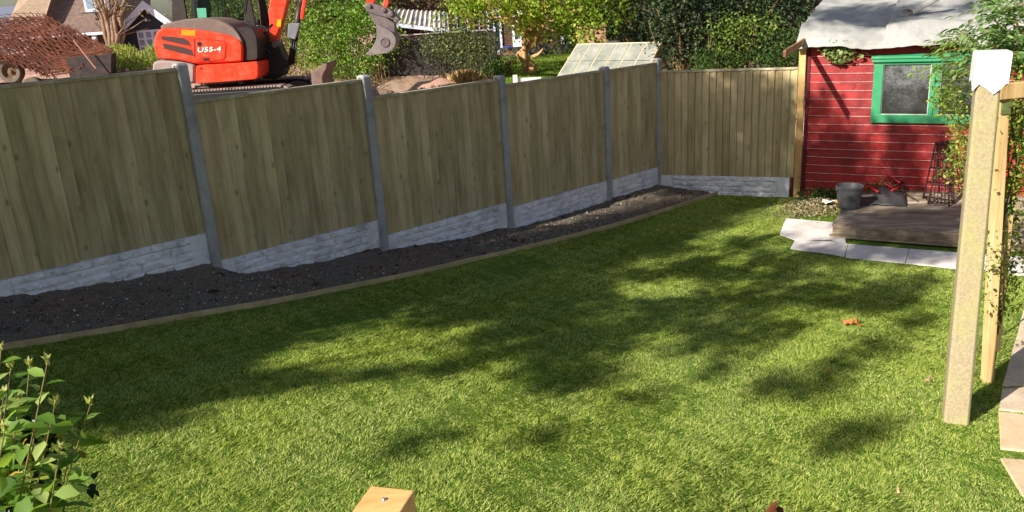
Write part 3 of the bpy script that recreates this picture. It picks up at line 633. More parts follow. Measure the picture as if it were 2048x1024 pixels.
# crumpled wrapper
mb = MB(); c = AZ(1663, 408, .08); q = []
for i in range(9):
    for j in range(6):
        u, v = i/8-.5, j/5-.5; q.append(c+np.array([u*.22+v*.03, v*.13-u*.05, .035+.03*fb(u*7, v*7, 1.3, 2)]))
k = np.arange(54).reshape(9, 6); mb.add(q, [tuple(f) for f in np.stack([k[:-1, :-1], k[1:, :-1], k[1:, 1:], k[:-1, 1:]], -1).reshape(-1, 4)])
t = NT('wrapper'); n_ = t.noise(t.coords(), 14, 1); t.col(t.ramp(n_, [(.36, lin(235, 170, 90)), (.42, lin(235, 235, 240)), (.55, lin(230, 232, 240)), (.62, lin(140, 150, 200))], 'CONSTANT')); o = mb.build('crisp_packet', t.fin(.3, .6)); m = o.modifiers.new('solid', 'SOLIDIFY'); m.thickness = .002
tag(o, 'crumpled white and blue packet among cuttings left of the bucket', 'litter')
# wrought iron trellis leaning on the shed
iron = empty('iron_trellis', on_z(1870, 405, DZ)); tag(iron, 'rusty wrought-iron obelisk trellis leaning against the red shed wall', 'trellis')
M_rust = plain('rusty_iron', lin(44, 32, 30), .75, .3, .3, dirt=lin(84, 52, 40), scale=20)
def W3(x, y, off): return AP(x, y, sh(0, off, 0), N3)
bl, br_, tl_, tr_ = on_z(1846, 397, DZ+.01), on_z(1908, 407, DZ+.01), W3(1872, 284, .05), W3(1904, 280, .05)
bl2, br2 = on_z(1856, 407, DZ+.01), on_z(1898, 412, DZ+.01); ft = MB()
for a, b in ((bl, tl_), (br_, tr_), (bl2, tl_*.6+tr_*.4), (br2, tl_*.3+tr_*.7)): ft.tube([a, b], .011, 6)
bars = MB()
for i in range(7):
    u = (i+.5)/7; a = bl2*(1-u)+br_*u; b = tl_*(1-u)+tr_*u; bars.tube([a, (a+b)/2+N3*.02, b], .0065, 5)
ring = MB()
for v in (.04, .3, .55, .78, .97):
    l_, r__ = bl*(1-v)+tl_*v, br_*(1-v)+tr_*v; l2, r2 = bl2*(1-v)+(tl_*.6+tr_*.4)*v, br2*(1-v)+(tl_*.3+tr_*.7)*v; ring.tube([l_, l2, r2, r__, l_], .009, 5)
scs = []
for i in range(10):
    u, v = random.random(), random.uniform(.06, .95); c = (bl2*(1-u)+br_*u)*(1-v)+(tl_*(1-u)+tr_*u)*v+N3*.015; rr = .04
    sc = MB(); sc.tube([c+S3*math.cos(a)*rr*(1-a/9)+np.array([0, 0, 1])*math.sin(a)*rr*(1-a/9) for a in np.linspace(0, 7, 16)], .005, 5); scs.append(sc.build('scroll', M_rust, smooth=True))
adopt(iron, ft.build('legs', M_rust, smooth=True), bars.build('bars', M_rust, smooth=True), ring.build('hoops', M_rust, smooth=True), *scs)
# ivy under the eave
M_ivy = leafmat('ivy_leaves', [lin(78, 104, 48), lin(120, 146, 78), lin(160, 178, 118), lin(130, 70, 50)], .3)
iv = empty('climbing_plant', sh(.3, .1, 1.9)); tag(iv, 'small lobed-leaf climber hanging under the shed roof edge', 'climbing plant')
P = []
for i in range(430):
    x = random.gauss(1680, 19); y = random.uniform(84, 128)-abs(x-1680)*.3; P.append(AP(x, max(y, 82), sh(0, random.uniform(.04, .15), 0), N3))
lf = leaves('foliage', np.array(P), .055, M_ivy, asp=.8, hexa=True); st_ = MB().tube([W3(1640, 88, .04), W3(1665, 95, .06), W3(1690, 110, .05), W3(1694, 124, .05)], .005, 5).build('stem', M_bark); adopt(iv, lf, st_)
# ------------------------------------------------------------------ WASHING POST, PERGOLA, PATH on the right
wb = AZ(1911, 838, 0.0); wbz = zxy(wb[0], wb[1]); wb = AZ(1911, 840, zxy(*AZ(1911, 840, .2)[:2])); WB = wb; topc = AY(1977, 140, WB[1])
wp = empty('washing_post', WB); tag(wp, 'leaning lichen-covered concrete washing post with a white capped top', 'washing-line post')
def lichen():
    t = NT('lichen_concrete'); v = t.coords(); n1 = t.noise(v, 3, 5, .6); n2 = t.noise(v, 70, 5, .8); vo = t.n('ShaderNodeTexVoronoi'); vo.inputs['Scale'].default_value = 16; t.l(v, vo.inputs['Vector'])
    c = t.ramp(n2, [(.35, lin(146, 132, 108)), (.6, lin(178, 164, 134))]); c = t.mix(t.ramp(n1, [(.45, g3(0)), (.66, g3(.55))]), c, lin(172, 170, 104))
    c = t.mix(t.ramp(vo.outputs['Distance'], [(.06, g3(.22)), (.22, g3(0))]), c, lin(216, 204, 172)); c = t.mix(t.ramp(t.noise(v, 90, 2), [(.66, g3(0)), (.74, g3(.3))]), c, lin(110, 98, 78))
    t.col(c); t.bump(n2, .5, .006); return t.fin(.95, .15)
def taper(b, tpt, w0, w1, ch=.18):
    mb = MB(); vs = []
    for P_, w_ in ((b, w0), (tpt, w1)):
        for a, c in ((-1, -1+ch*2), (-1+ch*2, -1), (1-ch*2, -1), (1, -1+ch*2), (1, 1-ch*2), (1-ch*2, 1), (-1+ch*2, 1), (-1, 1-ch*2)): vs.append(P_+np.array([RX[0]*a+RY[0]*c, RX[1]*a+RY[1]*c, 0])*w_/2)
    mb.add(vs, [tuple(range(8)), tuple(range(8, 16))]+[(i, (i+1) % 8, 8+(i+1) % 8, 8+i) for i in range(8)]); return mb
ra = R(-22); RX = np.array([math.cos(ra), math.sin(ra)]); RY = np.array([-math.sin(ra), math.cos(ra)])
sh_ = taper(WB-np.array([0, 0, .2]), topc, .148, .124, .10).build('shaft', lichen(), bevel=.004)
# white plastic hood with pointed hem
mb = MB(); ztop = AY(1981, 102, WB[1])[2]; zb1 = AY(1981, 166, WB[1])[2]; hc = AY(1980, 135, WB[1]); wz = .088
front = [(-1, -.035), (-.62, .004), (-.1, -.03), (.22, -.055), (.6, -.025), (.9, .006), (1, .004)]
prof = [(u, -1, h) for u, h in front]+[(1, 0, -.02), (1, 1, .0), (0, 1, -.03), (-1, 1, .0), (-1, 0, .02)]
pt = lambda a, b, k, z, dx=0: (hc[0]+dx+(RX[0]*a+RY[0]*b*.86)*wz*k, WB[1]+(RX[1]*a+RY[1]*b*.86)*wz*k, z)
n = len(prof); lo = [pt(a, b, 1.0, zb1+h) for a, b, h in prof]; hi = [pt(a, b, 1.0, ztop-.012, .004) for a, b, h in prof]; tp_ = [pt(a, b, .93, ztop, .004) for a, b, h in prof]
mb.add(lo+hi+tp_, [tuple(range(2*n, 3*n))]+[(r_*n+i, r_*n+(i+1) % n, (r_+1)*n+(i+1) % n, (r_+1)*n+i) for r_ in range(2) for i in range(n)])
hood = mb.build('cap', plain('white_plastic', lin(232, 230, 226), .5, .4), fix=True); m = hood.modifiers.new('solid', 'SOLIDIFY'); m.thickness = .004; adopt(wp, sh_, hood)
# pergola
TB = AZ(1976, 762, zxy(*AZ(1976, 762, .15)[:2])); pg = empty('pergola', TB); tag(pg, 'pale timber pergola post with cross beam behind the washing post', 'pergola')
tt = AY(2006, 172, TB[1]); w2 = .030; mb = MB()
def leanbox(b, t_, wx, wy):
    m_ = MB(); vs = [b+np.array([sx*wx, sy*wy, 0]) for sx, sy in ((-1, -1), (1, -1), (1, 1), (-1, 1))]+[t_+np.array([sx*wx, sy*wy, 0]) for sx, sy in ((-1, -1), (1, -1), (1, 1), (-1, 1))]; return m_.hexa(vs)
M_pt = plank('pergola_timber', lin(168, 134, 88), lin(206, 176, 124), lin(226, 202, 154), isl=.15, grain=(12, 12, .6))
po = leanbox(TB-np.array([0, 0, .1]), tt, .031, .034).build('post', M_pt, bevel=.004)
q0 = AY(2003, 432, TB[1]-.0); po2 = leanbox(AY(1990, 700, TB[1]+.06), AY(2016, 430, TB[1]+.06), .024, .025).build('lower_post', M_pt, bevel=.004)
bA = AY(1994, 178, TB[1]-.03); mb = MB(); mb.box((bA[0], TB[1]-.075, AY(2010, 196, TB[1])[2]), (1.7, .25, .02), (0, .045, 0), (0, 0, AY(2010, 165, TB[1])[2]-AY(2010, 196, TB[1])[2])); be = mb.build('beam', M_pt, bevel=.004)
b0 = AY(2012, 229, TB[1]-.04); b1 = AY(2012, 204, TB[1]-.04); mb = MB(); mb.abox(b0[0]-.033, b0[0]+.028, TB[1]-.045, TB[1]+.04, b0[2], b1[2]); br = mb.build('bracket', plain('green_bracket', lin(104, 110, 70), .6, .3, dirt=lin(70, 80, 50)), bevel=.004)
po3 = leanbox(np.array([TB[0]+1.7, TB[1]+.25, -.1]), np.array([TB[0]+1.75, TB[1]+.25, tt[2]]), .031, .034).build('post', M_pt, bevel=.004)
adopt(pg, po, po2, be, br, po3)
# twining climber on the post
cl = empty('climber', AZ(1992, 740, .15)); tag(cl, 'woody climber twisting up beside the timber pergola post, small leaves', 'climbing plant')
mb = MB(); nodes = []
for k in range(5):
    pts = []
    for i in range(30):
        v = i/29; y = 735-v*520; x = 1986+(v**.9)*50+9*math.sin(v*9+k*1.7)*min(1, v*4)*(.5+v); P_ = AY(x, y, TB[1]+.03+.06*math.cos(v*8+k)+.04*k); pts.append(P_); nodes.append(P_)
    mb.tube(pts, [.011-.006*i/29 for i in range(30)] if k < 2 else [.005]*30, 6)
for i in range(46):
    a = random.choice(nodes); b = a+np.array([random.uniform(-.14, .2), random.uniform(-.1, .1), random.uniform(-.14, .1)]); mb.tube([a, (a+b)/2+np.array([0, 0, .02]), b], [.003, .002, .001], 4); nodes.append(b)
sm = mb.build('stems', mottled('vine_stem', lin(70, 54, 36), lin(116, 96, 62), 20, .9, .5), smooth=True)
N_ = np.array(nodes); N_ = N_[(N_[:, 2] > .65)]; P = N_[rng.integers(len(N_), size=2600)]+rng.normal(size=(2600, 3))*[.06, .05, .05]
M_yl = leafmat('small_leaves', [lin(60, 92, 30), lin(98, 132, 46), lin(142, 166, 64), lin(184, 188, 92), lin(110, 130, 50)], .4)
fo = leaves('foliage', P, .031, M_yl, asp=.65); adopt(cl, sm, fo)
# yellow-green rose/fuchsia climber hanging between the washing post and the shed window
def bush_px(name, label, cat, pts, n, Y0, Y1, spread, size, mat, stem_mat, stems, asp=.6, hexa=False, nl=10, cr=.05, droop=0, sr=.004):
    base = AY(*stems[0][0][:2], (Y0+Y1)/2) if stems else AY(*pts[0][:2], Y0); root = empty(name, base); tag(root, label, cat)
    cs = []
    wts = np.array([p[2]*p[3] for p in pts], float); wts /= wts.sum()
    for i in rng.choice(len(pts), n, p=wts):
        x, y, rx, ry = pts[i]; a = random.uniform(0, 6.28); r_ = math.sqrt(random.random()); cs.append(AY(x+rx*r_*math.cos(a), y+ry*r_*math.sin(a), random.uniform(Y0, Y1)))
    cs = np.array(cs); P = (cs[:, None]+rng.normal(size=(n, nl, 3))*cr).reshape(-1, 3)
    obs = [leaves('foliage', P, size, mat, asp=asp, hexa=hexa, droop=droop)]
    mb = MB()
    for st in stems: 
        q = [AY(a[0], a[1], a[2] if len(a) > 2 else (Y0+Y1)/2) for a in st]; mb.tube(q, [sr*(1.4-.9*i/len(q)) for i in range(len(q))], 5)
    for c in cs[:min(len(cs), 60)]:
        st = random.choice(stems); a = random.choice(st); a = AY(a[0], a[1], a[2] if len(a) > 2 else (Y0+Y1)/2)
        if np.linalg.norm(a-c) < .6: mb.tube([a, (a+c)/2+rng.normal(size=3)*.02, c], [sr*.6, sr*.45, sr*.3], 4)
    obs.append(mb.build('stems', stem_mat, smooth=True)); adopt(root, *obs); return root
M_st = mottled('green_stem', lin(86, 84, 44), lin(138, 124, 74), 12, .8, .3)
bush_px('rose_bush', 'yellow-green small-leaved shrub trailing left of the washing post, before the shed window', 'shrub', [(1905, 215, 28, 22), (1925, 260, 26, 30), (1915, 305, 18, 26), (1930, 350, 16, 34), (1888, 345, 14, 9), (1945, 395, 10, 20), (1890, 200, 20, 14)], 230, 7.0, 7.9, 0, .034, M_yl, M_st,
        [[(1952, 560), (1945, 420), (1935, 330), (1925, 260), (1905, 205)], [(1952, 560), (1948, 470), (1940, 380), (1915, 300)], [(1950, 400), (1925, 348), (1880, 346)]], nl=6, cr=.04)
# big compound-leaved tree shoots at the top right: pinnate leaves built leaflet by leaflet
def pinnate(name, label, cat, starts, mat, n, Y0, Y1, L=.28, k=4, lf=.075):
    root = empty(name, AY(2060, 250, (Y0+Y1)/2)); tag(root, label, cat); C_, D_, S_ = [], [], []; mb = MB()
    for i in range(n):
        x, y, rx, ry = random.choice(starts); P_ = AY(x+random.gauss(0, rx*.5), y+random.gauss(0, ry*.5), random.uniform(Y0, Y1)); a = random.uniform(0, 6.28)
        d = np.array([math.cos(a), math.sin(a)*.8, random.uniform(-.45, .25)]); d /= np.linalg.norm(d); s_ = np.cross(d, [0, 0, 1]); s_ /= np.linalg.norm(s_); Lr = L*random.uniform(.6, 1.1); pts = []
        for j in range(k+1):
            u = j/k; q = P_+d*Lr*u+np.array([0, 0, -.10*u*u*Lr*2]); pts.append(q)
            if j > 0:
                for sg in (-1, 1): dd = d*.55+s_*sg*.8+np.array([0, 0, -.25]); dd /= np.linalg.norm(dd); C_.append(q+dd*lf*.5); D_.append(dd); S_.append(lf*(1.1-.25*u))
        C_.append(pts[-1]+d*lf*.6); D_.append(d+np.array([0, 0, -.3])); S_.append(lf*1.1); mb.tube(pts, .0022, 4)
    N = len(C_); C_, D_ = np.array(C_), unit(np.array(D_)); S_ = np.array(S_)
    Dn = D_*3; fo = leaves('foliage', C_, S_, mat, asp=.42, up=1.6, hexa=True, dirs=Dn, curl=.10)
    for bpts in ([(2090, 260), (2030, 95), (1990, 40), (1960, -40)], [(2090, 200), (2048, 100), (1975, 125), (1905, 110)], [(2095, 240), (2040, 60), (2000, -30)], [(2048, 90), (1960, 130), (1900, 165)], [(2090, 300), (2060, 160), (2048, 80)]):
        mb.tube([AY(a, b, (Y0+Y1)/2+random.uniform(-.2, .2)) for a, b in bpts], [.012, .009, .006, .003][:len(bpts)], 6)
    st = mb.build('stems', M_st, smooth=True); adopt(root, fo, st)
M_eld = leafmat('elder_leaves', [lin(66, 98, 48), lin(96, 132, 72), lin(132, 166, 98), lin(150, 176, 112)], .4, rough=.4, spec=.4)
pinnate('elder_shrub', 'large elder-like shrub with drooping compound leaves over the right end of the shed roof', 'shrub', [(2010, 35, 60, 50), (2040, 60, 40, 60), (1975, 70, 60, 34), (2035, 10, 40, 30), (1990, 105, 60, 20), (2048, 115, 30, 30)], M_eld, 190, 6.2, 7.4)
pinnate('elder_shrub', 'lower spray of pale green compound leaves across the shed window, left of the white cap', 'shrub', [(1920, 160, 44, 20), (1895, 140, 30, 14), (1915, 125, 40, 16), (1930, 185, 34, 16), (1912, 75, 34, 20)], leafmat('elder_leaves_light', [lin(92, 130, 52), lin(126, 162, 72), lin(160, 190, 100)], .45), 85, 7.0, 7.8, .20, 3, .06)
bush_px('shrub', 'golden small-leaved shrub at the right edge beside the pergola post', 'shrub', [(2035, 195, 18, 20), (2040, 240, 14, 30), (2030, 265, 24, 16), (2045, 140, 10, 20), (2044, 330, 8, 60)], 130, 6.0, 6.8, 0, .036, M_yl, M_st, [[(2070, 700), (2056, 400), (2040, 230), (2035, 190)], [(2060, 420), (2046, 300), (2024, 262)]], nl=6, cr=.045)
# climber remains between the posts
bush_px('low_plant', 'thin leafy plant growing up between washing post and timber post', 'plant', [(1966, 300, 8, 30), (1962, 350, 8, 40), (1960, 430, 7, 40), (1952, 655, 8, 12), (1968, 250, 8, 14)], 60, 5.6, 6.0, 0, .03, M_yl, M_st, [[(1950, 690), (1957, 560), (1958, 430), (1965, 300)], [(1951, 690), (1954, 520), (1962, 360), (1968, 250)]], nl=5, cr=.03)
# stepping slabs of the path
M_san = mottled('buff_slab', lin(196, 170, 132), lin(224, 200, 164), 5, .85, .3, .006, .2, fine=60)
M_pink = mottled('pinkish_slab', lin(190, 168, 142), lin(222, 202, 176), 5, .85, .3, .006, .2, fine=60)
g2 = 'stone slabs of the path at the right edge'
q_ = lambda x, y: AZ(x, y, .22)[:2]
for pts, lab, m_ in (([(2006, 758), (2034, 655), (2120, 640), (2120, 745)], 'pinkish path slab with branch shadows beside the timber pergola post', M_pink),
                     ([(1999, 812), (2006, 764), (2120, 752), (2120, 822)], 'path slab nearest the foot of the washing post, half in shadow', M_pink),
                     ([(2000, 903), (1998, 817), (2120, 828), (2120, 912)], 'buff path slab fully in sun, second from the bottom', M_san),
                     ([(2042, 1012), (1999, 926), (2120, 930), (2140, 1030)], 'buff path slab cut off at the bottom right corner', M_san)):
    slab([q_(*p) for p in pts], None, .016, lab, g2, m_)
slab([q_(2036, 650), (q_(2054, 575)), q_(2130, 560), q_(2130, 636)], None, .016, 'small far path slab behind the timber pergola post', g2, M_pink)
# ------------------------------------------------------------------ foreground timber post
c0 = AZ(742, 971, 1.9)
def fpost():
    Z = 2.05; A, B, C_, E_ = AZ(742, 971, Z), AZ(829, 980, Z), AZ(798, 1035, Z), AZ(700, 1032, Z)
    d1 = (B-A); root = empty('deck_post', (A[0], A[1], Z-1.9)); tag(root, 'sawn end of a new timber post with one screw at the bottom edge', 'timber post')
    w_ = np.linalg.norm(d1); dx = d1/w_; dy = C_-B; L_ = np.linalg.norm(dy); dy = dy-dx*np.dot(dy, dx); dy /= np.linalg.norm(dy)
    mb = MB(); mb.box(A, dx*w_, dy*w_*1.02, (0, 0, -1.85)); o = mb.build('post', plank('fresh_timber', lin(206, 146, 84), lin(232, 180, 116), lin(242, 200, 140), knots=False, grain=(6, 20, 6), isl=.0), bevel=.003)
    mb = MB(); s_ = AZ(768, 1000, Z); mb.lathe(s_, [(0, .003), (.003, .004), (.0045, .002), (.005, 0)], 16); 
    for a in (0.3, 1.87): mb.box(s_+np.array([-.004*math.cos(a), -.004*math.sin(a), .0035]), (.008*math.cos(a), .008*math.sin(a), 0), (-.001*math.sin(a), .001*math.cos(a), 0), (0, 0, .001))
    sw = mb.build('screw', M_pipe, sharp=40); adopt(root, o, sw)
fpost()
# ------------------------------------------------------------------ foreground shrub, lower left
def leafshape(C_, d, n, L, W, curl, name, mat, M_=7):
    pass
def fshrub():
    root = empty('leafy_shrub', (-1.42, 1.5, zxy(-1.42, 1.5))); tag(root, 'broad-leaved shrub with pale upright shoots in the lower left corner', 'shrub')
    B0 = np.array([-1.45, 1.5, zxy(-1.45, 1.5)-.1]); mb = MB(); C_, D_, S_ = [], [], []; Y_, YD = [], []; K_, KD = [], []
    shoots = [(22, 735), (60, 730), (95, 725), (182, 806), (40, 800), (110, 810), (150, 870), (70, 860), (10, 860), (120, 900), (8, 790), (60, 960), (2, 700), (15, 1010), (-20, 900)]
    for i, (x, y) in enumerate(shoots):
        Yp = 1.62+random.uniform(-.12, .14); T_ = AY(x, y, Yp); b = B0+np.array([random.uniform(-.10, .10), random.uniform(-.1, .1), 0]); m1 = b*.4+T_*.6+np.array([-.03, -.02, .0])
        mb.tube([b, b*.7+m1*.3, m1, T_*.6+m1*.4, T_], [.006, .0045, .003, .002, .0013], 6)
        nlf = 17
        for j in range(nlf):
            u = j/nlf; v = .56*u+.43; q = m1*(1-v)+T_*v; a = j*2.4+i
            d = np.array([math.cos(a), math.sin(a), -.35+u*.5-(.3 if j < 8 else 0)]); d /= np.linalg.norm(d); s_ = .088*(1-.5*u)*random.uniform(.8, 1.15)
            C_.append(q+d*s_*.55); D_.append(d); S_.append(s_)
        for j in range(6):
            a = j*1.05; d = np.array([math.cos(a)*.5, math.sin(a)*.5, .9]); K_.append(T_+d*.008); KD.append(d)
    for k in range(34):
        P_ = AY(random.gauss(62, 30), random.gauss(925, 32), 1.7+random.uniform(-.08, .1)); Y_.append(P_); YD.append(rng.normal(size=3))
    o1 = leaves('foliage', np.array(C_), np.array(S_), leafmat('broad_leaves', [lin(66, 98, 34), lin(106, 142, 56), lin(150, 180, 88), lin(196, 208, 134)], .5, .5, .3), asp=.5, hexa=True, dirs=unit(np.array(D_))*3, up=.9, curl=.08)
    o2 = leaves('young_leaves', np.array(K_), .026, leafmat('young_leaves', [lin(150, 160, 90), lin(200, 204, 140)], .4), asp=.35, dirs=unit(np.array(KD))*4)
    o3 = leaves('yellow_leaves', np.array(Y_), .024, leafmat('yellow_leaves', [lin(160, 120, 20), lin(214, 176, 40), lin(90, 80, 20)], .3), asp=.6, hexa=True)
    o4 = mb.build('stems', M_st, smooth=True)
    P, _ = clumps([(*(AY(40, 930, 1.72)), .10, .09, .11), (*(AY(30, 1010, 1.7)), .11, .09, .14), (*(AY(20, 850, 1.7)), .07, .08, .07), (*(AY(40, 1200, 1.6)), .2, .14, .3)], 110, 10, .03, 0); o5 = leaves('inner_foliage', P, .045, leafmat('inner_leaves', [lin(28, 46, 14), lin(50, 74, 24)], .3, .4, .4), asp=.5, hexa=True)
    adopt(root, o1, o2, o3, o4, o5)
fshrub()
# ------------------------------------------------------------------ GRASS
def pip(x, y, poly):
    c = np.zeros(len(x), bool); j = len(poly)-1
    for i in range(len(poly)):
        xi, yi = poly[i]; xj, yj = poly[j]; k = ((yi > y) != (yj > y)) & (x < (xj-xi)*(y-yi)/(yj-yi+1e-12)+xi); c ^= k; j = i
    return c
def grassfield():
    N = 3300000; X = rng.uniform(-6.4, 6.5, N); Y = rng.uniform(2.0, 12.3, N); S, Nn = tosn(X, Y)
    k = (Nn > BW+.02) & (S > -6)
    k &= ((X-CORNER[0])*N2[0]+(Y-CORNER[1])*N2[1] > .05)
    k &= (X < .74*Y+1.15) & (X > -.74*Y-1.6)                      # what the garden view can see, with a margin
    sw = (X-SP[0])*ST[0]+(Y-SP[1])*ST[1]; sd2 = (X-SP[0])*SN[0]+(Y-SP[1])*SN[1]
    X, Y, S, Nn, sw, sd2 = (a[k] for a in (X, Y, S, Nn, sw, sd2))
    pav = [p_(1590, 424), p_(1566, 450), p_(1555, 470), p_(1584, 480), p_(1572, 504), p_(1690, 519), p_(1811, 529), p_(1935, 540), p_(2070, 553), sh(5, .5, 0)[:2], sh(-.1, .02, 0)[:2]]
    m_ = ~pip(X, Y, pav)
    for pts in ([(2006, 762), (2034, 655), (2120, 640), (2120, 745)], [(1999, 812), (2006, 764), (2120, 752), (2120, 822)], [(2000, 903), (1998, 817), (2120, 828), (2120, 912)], [(2042, 1012), (1999, 926), (2120, 930), (2140, 1030)], [(2036, 650), (2054, 575), (2130, 560), (2130, 636)]): m_ &= ~pip(X, Y, [q_(*p) for p in pts])
    d = np.hypot(X, Y); dens = np.clip(1.15-(d-4.5)*.075, .5, 1); m_ &= rng.random(len(X)) < dens
    X, Y, S, d = X[m_], Y[m_], S[m_], d[m_]; n = len(X)
    z = zl(S)-.004
    ph = np.sin(X*2.1+Y*1.3)+np.sin(X*5.3-Y*4.1+1)+np.sin(X*11+Y*9.7)*.6+np.sin(-X*17+Y*14)*.4
    pz = np.sin(X*31+2*np.sin(Y*9))*np.sin(Y*27+2*np.sin(X*8)); h = .013+.009*rng.random(n)+.0035*ph+.004*pz; h = np.where(rng.random(n) < .03, h*rng.uniform(1.2, 1.9, n), h); h = np.clip(h, .005, .040)
    ang = 1.4*np.sin(X*37+1.7*np.sin(Y*17))*np.sin(Y*33+X*5)+1.1*np.sin(X*1.7+Y*.9)+.9*np.sin(X*6.1-Y*5.3)+.8*np.sin(X*13.3+Y*15.1)+rng.normal(size=n)*.8; ln = h*rng.uniform(.5, 1.9, n)
    dx, dy = np.cos(ang)*ln, np.sin(ang)*ln; fa = rng.uniform(0, np.pi, n); w_ = .0011+.0006*rng.random(n)+d*.00012; wx, wy = np.cos(fa)*w_, np.sin(fa)*w_
    V = np.empty((n, 5, 3), np.float32)
    V[:, 0] = np.stack([X-wx, Y-wy, z], 1); V[:, 1] = np.stack([X+wx, Y+wy, z], 1)
    V[:, 2] = np.stack([X+dx*.4+wx*.8, Y+dy*.4+wy*.8, z+h*.62], 1); V[:, 3] = np.stack([X+dx*.4-wx*.8, Y+dy*.4-wy*.8, z+h*.62], 1); V[:, 4] = np.stack([X+dx, Y+dy, z+h*.92], 1)
    b = np.arange(n)[:, None]*5; Fc = np.concatenate([b+[[0, 1, 2]], b+[[0, 2, 3]], b+[[3, 2, 4]]], 1).reshape(-1, 3)
    o = link('grass', npmesh('grass', V.reshape(-1, 3), Fc), M_blade); tag(o, 'short green lawn grass, lit and shaded in patches', 'grass', kind='stuff'); print('blades', n)
grassfield()
# fallen leaves
def fallen(x, y, s_, cols, label, a=0, grp=None):
    z = zxy(*AZ(x, y, .15)[:2])+.045; c = AZ(x, y, z); M_ = leafmat('fallen_leaf', cols, .25); mb = MB(); n = 14; vs = [(0, 0, 0)]
    for i in range(n): t_ = 2*math.pi*i/n; r_ = s_*(1+.45*math.cos(3*t_+1)+.2*math.sin(5*t_)); vs.append((r_*math.cos(t_)*1.25, r_*math.sin(t_)*.8, .012*math.sin(t_*2+a)+.01*math.cos(3*t_)))
    mb.add(vs, [(0, i+1, (i+1) % n+1) for i in range(n)]); o = mb.build('fallen_leaf', M_, fix=False); o.location = tuple(c); o.rotation_euler = (R(18), R(-12), a); m = o.modifiers.new('solid', 'SOLIDIFY'); m.thickness = .001
    return tag(o, label, 'leaf', grp)
gl = 'fallen leaves on the lawn'
fallen(1694, 644, .033, [lin(220, 128, 72), lin(224, 140, 90)], 'left half of the pair of orange dead leaves on the lawn', .3, gl)
fallen(1714, 645, .036, [lin(206, 110, 56), lin(212, 120, 66)], 'right-hand orange dead leaf of the touching pair, partly curled', 1.4, gl)
fallen(1751, 677, .026, [lin(196, 190, 96), lin(206, 200, 110)], 'yellow-green fallen leaf below and right of the orange leaves', 2.2, gl)
fallen(1857, 758, .022, [lin(200, 168, 136), lin(206, 172, 140)], 'pale brown fallen leaf to the left of the washing post', .8, gl)
fallen(1655, 742, .014, [lin(170, 120, 80), lin(176, 130, 90)], 'tiny brown leaf in the lower sunlit lawn, left of centre right', 2.8, gl)
fallen(1800, 985, .022, [lin(196, 160, 120), lin(200, 166, 128)], 'pale brown fallen leaf low on the lawn near the bottom right', 1.9, gl)
def tipleaf(x, y, Z, cols, label):
    c = AZ(x, y, Z); root = empty('shrub_shoot', (c[0], c[1], Z-.5)); tag(root, label, 'plant'); P = np.array([c+rng.normal(size=3)*.018 for _ in range(5)]); lf = leaves('foliage', P, .05, leafmat('tip_leaf', cols, .3), asp=.5, hexa=True); st = MB().tube([c-np.array([.02, .0, .9]), c], .003, 5).build('stem', M_st); adopt(root, lf, st)
tipleaf(1560, 1034, 1.7, [lin(110, 60, 36), lin(120, 70, 40)], 'reddish-brown shoot tip just entering the bottom edge')
tipleaf(1668, 1040, 1.7, [lin(190, 176, 60), lin(170, 130, 60)], 'yellow-green shoot tip just entering the bottom edge')
exec_excavator = True
# ------------------------------------------------------------------ EXCAVATOR
M_or = plain('orange_paint', lin(234, 58, 26), .4, .45, dirt=lin(196, 100, 76), scale=7)
M_dk = plain('dark_grey_paint', lin(40, 34, 34), .5, .4, dirt=lin(62, 52, 49), scale=3)
M_tan = plain('dusty_cast_iron', lin(148, 132, 128), .7, .3, dirt=lin(170, 152, 146), scale=4)
M_dusty = plain('dusty_black_plastic', lin(112, 96, 90), .65, .3, dirt=lin(140, 120, 110), scale=3)
M_steel = plain('worn_steel', lin(112, 102, 104), .5, .4, .35, dirt=lin(140, 126, 122), scale=8)
YN = 14.2; gz = float(site(np.array(-5.3), np.array(15.1)))
def E2(cx, cy, Y=YN): return AY(280+cx/5.12, cy/5.12, Y)
def prof2(pts, Y=YN): return [(float(E2(a, b, Y)[0]), float(E2(a, b, Y)[2])) for a, b in pts]
def dens(pts, closed=True, it=2):
    for _ in range(it):
        q = []
        for i in range(len(pts)):
            a, b = np.array(pts[i]), np.array(pts[(i+1) % len(pts)]); q += [tuple(a*.75+b*.25), tuple(a*.25+b*.75)]
        pts = q
    return pts
ex = empty('excavator', (float(E2(750, 900)[0]), 15.1, gz)); tag(ex, 'orange compact excavator with dark cab on tracks, working behind the fence', 'excavator')
def subd(pts, step):
    q = []
    for i in range(len(pts)):
        a, b = np.array(pts[i], float), np.array(pts[(i+1) % len(pts)], float); k = max(1, int(np.linalg.norm(b-a)/step)); q += [tuple(a+(b-a)*j/k) for j in range(k)]
    return q
def inset(P, d):
    P = np.array(P); T = np.roll(P, -1, 0)-np.roll(P, 1, 0); T /= np.maximum(np.linalg.norm(T, axis=1, keepdims=True), 1e-9); A = (P[:, 0]*np.roll(P[:, 1], -1)-np.roll(P[:, 0], -1)*P[:, 1]).sum()
    Nn_ = np.stack([-T[:, 1], T[:, 0]], 1)*(1 if A > 0 else -1); return P+Nn_*d
